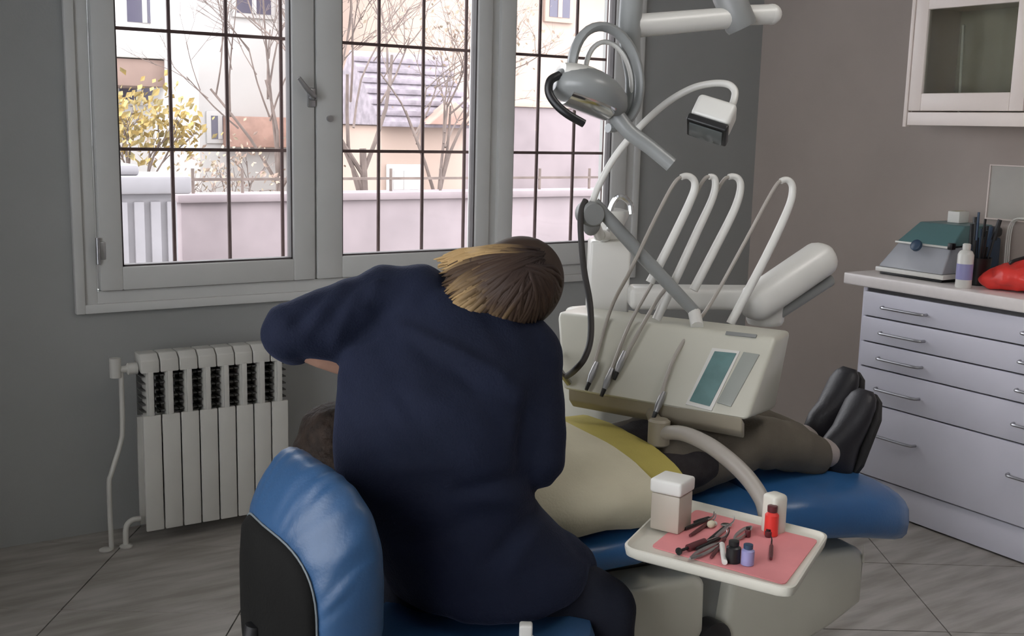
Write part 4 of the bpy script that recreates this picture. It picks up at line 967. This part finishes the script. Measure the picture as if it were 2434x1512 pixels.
# yellow gown and cream drape over the torso
def drape(u0f, u1f, ry, rz, zc, a0, a1, th, n=34, m=16, jit=1.):
    bm = bmesh.new(); outer, inner = [], []
    for i in range(n + 1):
        a = a0 + (a1 - a0) * i / n; ro, ri = [], []
        for j in range(m + 1):
            u = u0f(a) + (u1f(a) - u0f(a)) * j / m
            q = C(u, math.cos(a) * ry, zc + math.sin(a) * (rz - .040 * max(0, min(1, (u - .3) / .35)) * math.sin(a) * (math.sin(a) > 0)))
            w = .007 * jit * noise.noise(V((u * 14, a * 2.2, 1.7))) + .003 * jit * noise.noise(V((u * 30, a * 6, 4)))
            nr2 = (cv * math.cos(a) + UP * math.sin(a))
            ro.append(bm.verts.new(q + nr2 * (w + th))); ri.append(bm.verts.new(q + nr2 * w))
        outer.append(ro); inner.append(ri)
    for i in range(n):
        for j in range(m):
            bm.faces.new((outer[i][j], outer[i + 1][j], outer[i + 1][j + 1], outer[i][j + 1])); bm.faces.new((inner[i][j + 1], inner[i + 1][j + 1], inner[i + 1][j], inner[i][j]))
    for j in range(m):
        bm.faces.new((outer[0][j], outer[0][j + 1], inner[0][j + 1], inner[0][j])); bm.faces.new((inner[n][j], inner[n][j + 1], outer[n][j + 1], outer[n][j]))
    for i in range(n):
        bm.faces.new((inner[i][0], inner[i + 1][0], outer[i + 1][0], outer[i][0])); bm.faces.new((outer[i][m], outer[i + 1][m], inner[i + 1][m], inner[i][m]))
    return bm
# angle PI = near side (towards the camera), PI/2 = top
to_obj('gown', drape(lambda a: .16, lambda a: .665 - .05 * max(0, a / PI - .95) * 6, .272, .118, .645, .02 * PI, 1.16 * PI, .004), 'gown', pt, smooth=60)
to_obj('drape', drape(lambda a: .15, lambda a: .585 + .16 * max(-.9, (a / PI - .92)) * 1.0, .281, .127, .645, .05 * PI, 1.17 * PI, .004), 'bib', pt, smooth=60)

# ------------------------------------------------------------------ outdoors
GZ = -.45
tag(B().box((-14, YW + .26, GZ - .2), (30, 34, GZ)).out('ground', 'ground', smooth=0), kind='structure')
def wallrun(y, px0, px1, ztop, m, name, label, cat, th=.2, capm=None, x0=None, x1=None):
    a = ony(px0, 500, y).x if x0 is None else x0; c = ony(px1, 500, y).x if x1 is None else x1
    t = thing(name, ((a + c) / 2, y, GZ), label, cat)
    B().box((a, y, GZ), (c, y + th, ztop), .01).out('wall_body', m, t)
    B().box((a - .03, y - .04, ztop), (c + .03, y + th + .04, ztop + .06), .01).out('coping', capm or m, t)
    return t
yw = wallrun(8.0, 430, 1480, ony(700, 478, 8.0).z, 'yardwall', 'yard_wall', 'lilac rendered yard wall beyond the window', 'wall')
for k in range(9):
    x = ony(470 + k * 118, 500, 8.0).x; zt = ony(700, 478, 8.0).z
    B().rod((x, 8.1, zt + .05), (x, 8.1, zt + .24), .012, 6).out('rail_post', 'bark', yw)
zr = ony(700, 462, 8.0).z
B().box((ony(430, 500, 8).x, 8.09, zr + .10), (ony(1480, 500, 8).x, 8.11, zr + .12)).out('rail', 'bark', yw, smooth=0)
p0, p1 = ony(262, 640, 7.0), ony(432, 420, 7.0)
t = thing('gate_pier', ((p0.x + p1.x) / 2, 7.3, GZ), 'grey capped gate pier seen through the left window light', 'pier')
B().box((p0.x - .3, 7.0, GZ), (p1.x - .06, 7.5, ony(300, 462, 7).z), .01).out('shaft', 'pier', t)
B().box((p0.x - .35, 6.95, ony(300, 462, 7).z), (p1.x + .05, 7.55, ony(300, 418, 7).z), .02).out('cap', 'pier', t)
B().box((p0.x - .3, 7.02, ony(300, 418, 7).z), (p1.x - .25, 7.45, ony(300, 392, 7).z), .02).out('cap_top', 'pier', t)
for k in range(4): B().box((p0.x + .05 + k * .1, 6.975, GZ + .1), (p0.x + .11 + k * .1, 7.0, ony(300, 480, 7).z), .004).out('moulding', 'pier', t)
def openings(t, y, rects, m='winout', proud=.05, fm='house_w'):
    for (a, c, d, e) in rects:
        q, w = ony(a, c, y), ony(d, e, y)
        z0, z1 = min(q.z, w.z), max(q.z, w.z)
        f = B().box((q.x - .06, y - .05, z0 - .06), (w.x + .06, y - .002, z1 + .06), .01).out('window', fm, t)
        B().box((q.x, y - .058, z0), (w.x, y - .0505, z1)).out('pane', m, f, smooth=0)
        B().box(((q.x + w.x) / 2 - .03, y - .066, z0), ((q.x + w.x) / 2 + .03, y - .0585, z1)).out('glazing_bar', fm, f, smooth=0)
# white house
hy = 15.0
hx0, hx1, hzt = ony(120, 300, hy).x, ony(1180, 300, hy).x, ony(500, -90, hy).z
t = thing('white_house', ((hx0 + hx1) / 2, hy + 3, GZ), 'white rendered house with a balcony across the yard', 'house')
B().box((hx0, hy, GZ), (hx1, hy + 6, hzt), .02).out('wall', 'house_w', t)
q, w = ony(180, 130, hy - 1.5), ony(405, 62, hy - 1.5)
bc = B().box((q.x, hy - 1.5, q.z), (w.x, hy, w.z), .02).out('balcony', 'house_w', t)
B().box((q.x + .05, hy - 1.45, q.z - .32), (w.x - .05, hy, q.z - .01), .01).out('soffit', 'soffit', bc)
q, w = ony(408, 470, hy - 1.6), ony(470, 60, hy - 1.6); B().box((q.x, hy - 1.6, GZ), (w.x, hy - .9, w.z + 1.5), .02).out('column', 'house_w', t)
openings(t, hy, [(282, 238, 372, 178), (500, 330, 540, 276), (830, 110, 880, 20), (300, 52, 380, -20), (560, 30, 640, -30), (560, 330, 640, 290)])
q, w = ony(545, 350, hy - .3), ony(905, 285, hy - .3); B().box((q.x, hy - .3, q.z), (w.x, hy, w.z), .02).out('canopy', 'roof', t)
B().box((hx0 - .3, hy - .4, hzt), (hx1 + .3, hy + 6.4, hzt + .25), .03).out('roof_slab', 'roof', t)
# peach house
ky = 11.4
kx0, kx1, kz = ony(1030, 300, ky).x, ony(1640, 300, ky).x, ony(1200, -110, ky).z
t = thing('peach_house', ((kx0 + kx1) / 2, ky + 2.5, GZ), 'peach rendered house behind the right window light', 'house')
B().box((kx0, ky, GZ), (kx1, ky + 3.4, kz), .02).out('wall', 'house_p', t)
B().box((kx0 - .3, ky - .4, kz), (kx1 + .3, ky + 3.5, kz + .3), .03).out('roof_slab', 'roof', t)
openings(t, ky, [(1300, 40, 1350, -30)], m='winout', fm='house_p')
zl_ = ony(1250, 255, ky).z
B().box((kx0 - .02, ky - .06, GZ), (kx1, ky - .001, zl_), .01).out('lower_wall', 'yardwall', t)
B().box((kx0 - .05, ky - .10, zl_), (kx1, ky - .001, zl_ + .1), .01).out('string_course', 'house_p', t)
# low pink-roofed shed between the houses
sy = 9.7
a, c = ony(905, 350, sy), ony(1108, 250, sy)
t = thing('garden_shed', ((a.x + c.x) / 2, sy + .6, GZ), 'narrow outbuilding with a steep grey tiled roof between the houses', 'shed')
ze, zp = ony(1000, 300, sy).z, ony(1000, 118, sy).z
B().box((a.x, sy, GZ), (c.x, sy + 1.1, ze), .02).out('wall', 'house_p', t)
B().hull([(a.x - .05, sy - .12, ze), (c.x + .05, sy - .12, ze), (a.x - .05, sy + 1.2, ze), (c.x + .05, sy + 1.2, ze), (a.x - .05, sy + .6, zp), (c.x + .05, sy + .6, zp)], .01).out('roof', 'slate', t)
rows = 7
for k in range(rows):
    f = k / rows; y_ = sy - .12 + .72 * f - .015; z_ = ze + (zp - ze) * f + .01
    B().box((a.x - .06, y_ - .02, z_ - .02), (c.x + .06, y_ + .03, z_ + .03), .005).out('tile_course', 'slate', t)
B().hull([(c.x - .55, sy - .25, ze + .02), (c.x + .02, sy - .25, ze + .02), (c.x - .55, sy - .01, ze + .02), (c.x + .02, sy - .01, ze + .02), (c.x - .26, sy - .25, ze + .24), (c.x - .26, sy - .01, ze + .24)], .01).out('porch_gable', 'roof', t)
openings(t, sy, [(930, 450, 990, 405)], m='house_w', fm='house_w')

def branchy(name, base, h, label, depth=4, spread=.8, seed=1, r0=.07, leaf=None, nleaf=0, lsz=.05):
    rnd = random.Random(seed); t = thing(name, base, label, 'tree'); bm = bmesh.new(); tips = []
    def grow(p, d, L, r, k):
        e = p + d * L; mid = p.lerp(e, .5) + V((rnd.uniform(-1, 1), rnd.uniform(-1, 1), rnd.uniform(-1, 1))) * L * .06
        tube(bm, spline([p, mid, e], 2), [r, r * .8, r * .62], 6 if k > 1 else 4); tips.append(e)
        if k == 0: return
        for _ in range(rnd.choice((2, 3, 3))):
            nd = (d + V((rnd.uniform(-1, 1), rnd.uniform(-1, 1), rnd.uniform(-.5, .8))) * spread).normalized()
            grow(p.lerp(e, rnd.uniform(.55, 1)), nd, L * rnd.uniform(.6, .8), r * .55, k - 1)
    tr = bmesh.new(); tube(tr, spline([base, base + UP * h * .2 + V((.03, 0, 0)), base + UP * h * .38], 3), [r0 * 1.3, r0, r0 * .9], 8); to_obj('trunk', tr, 'bark', t)
    for _ in range(4):
        d = (UP * .9 + V((rnd.uniform(-1, 1), rnd.uniform(-.3, .3), 0)) * .75).normalized(); grow(base + UP * h * rnd.uniform(.25, .38), d, h * .26, r0 * .6, depth)
    to_obj('branches', bm, 'bark', t)
    if leaf:
        lb = bmesh.new()
        for _ in range(nleaf):
            p = rnd.choice(tips) + V((rnd.gauss(0, 1), rnd.gauss(0, 1), rnd.gauss(0, 1))) * .12
            n = V((rnd.uniform(-1, 1), rnd.uniform(-1, 1), rnd.uniform(-.2, 1))).normalized(); a = n.orthogonal().normalized(); c = n.cross(a); s = lsz * rnd.uniform(.6, 1.3)
            v = [lb.verts.new(p + a * s * x + c * s * .55 * y + n * s * z) for x, y, z in ((-1, 0, 0), (0, -1, .12), (1, 0, 0), (0, 1, .12))]; lb.faces.new(v)
        o = to_obj('leaves', lb, leaf, t, smooth=0); o['kind'] = 'stuff'
def gp(px, y): q = ony(px, 500, y); return V((q.x, y, GZ))
branchy('bare_tree', gp(862, 9.0), 4.4, 'bare grey tree branching behind the middle window light', 5, .8, 3, .035)
branchy('bare_tree', gp(660, 10.6), 4.2, 'bare thin tree crossing the white house behind the left window light', 4, .75, 11, .03)
branchy('bare_tree', gp(1040, 8.7), 3.4, 'low bare tree with dry leaves before the garden shed', 5, .9, 5, .03, 'dryleaf', 500, .022)
branchy('autumn_tree', gp(335, 12.0), 2.3, 'yellow autumn tree in front of the white balcony', 3, .7, 21, .04, 'autumn', 900, .05)
branchy('autumn_tree', gp(600, 9.0), 2.0, 'small pale leaved tree just above the yard wall', 3, .9, 8, .03, 'dryleaf', 500, .025)
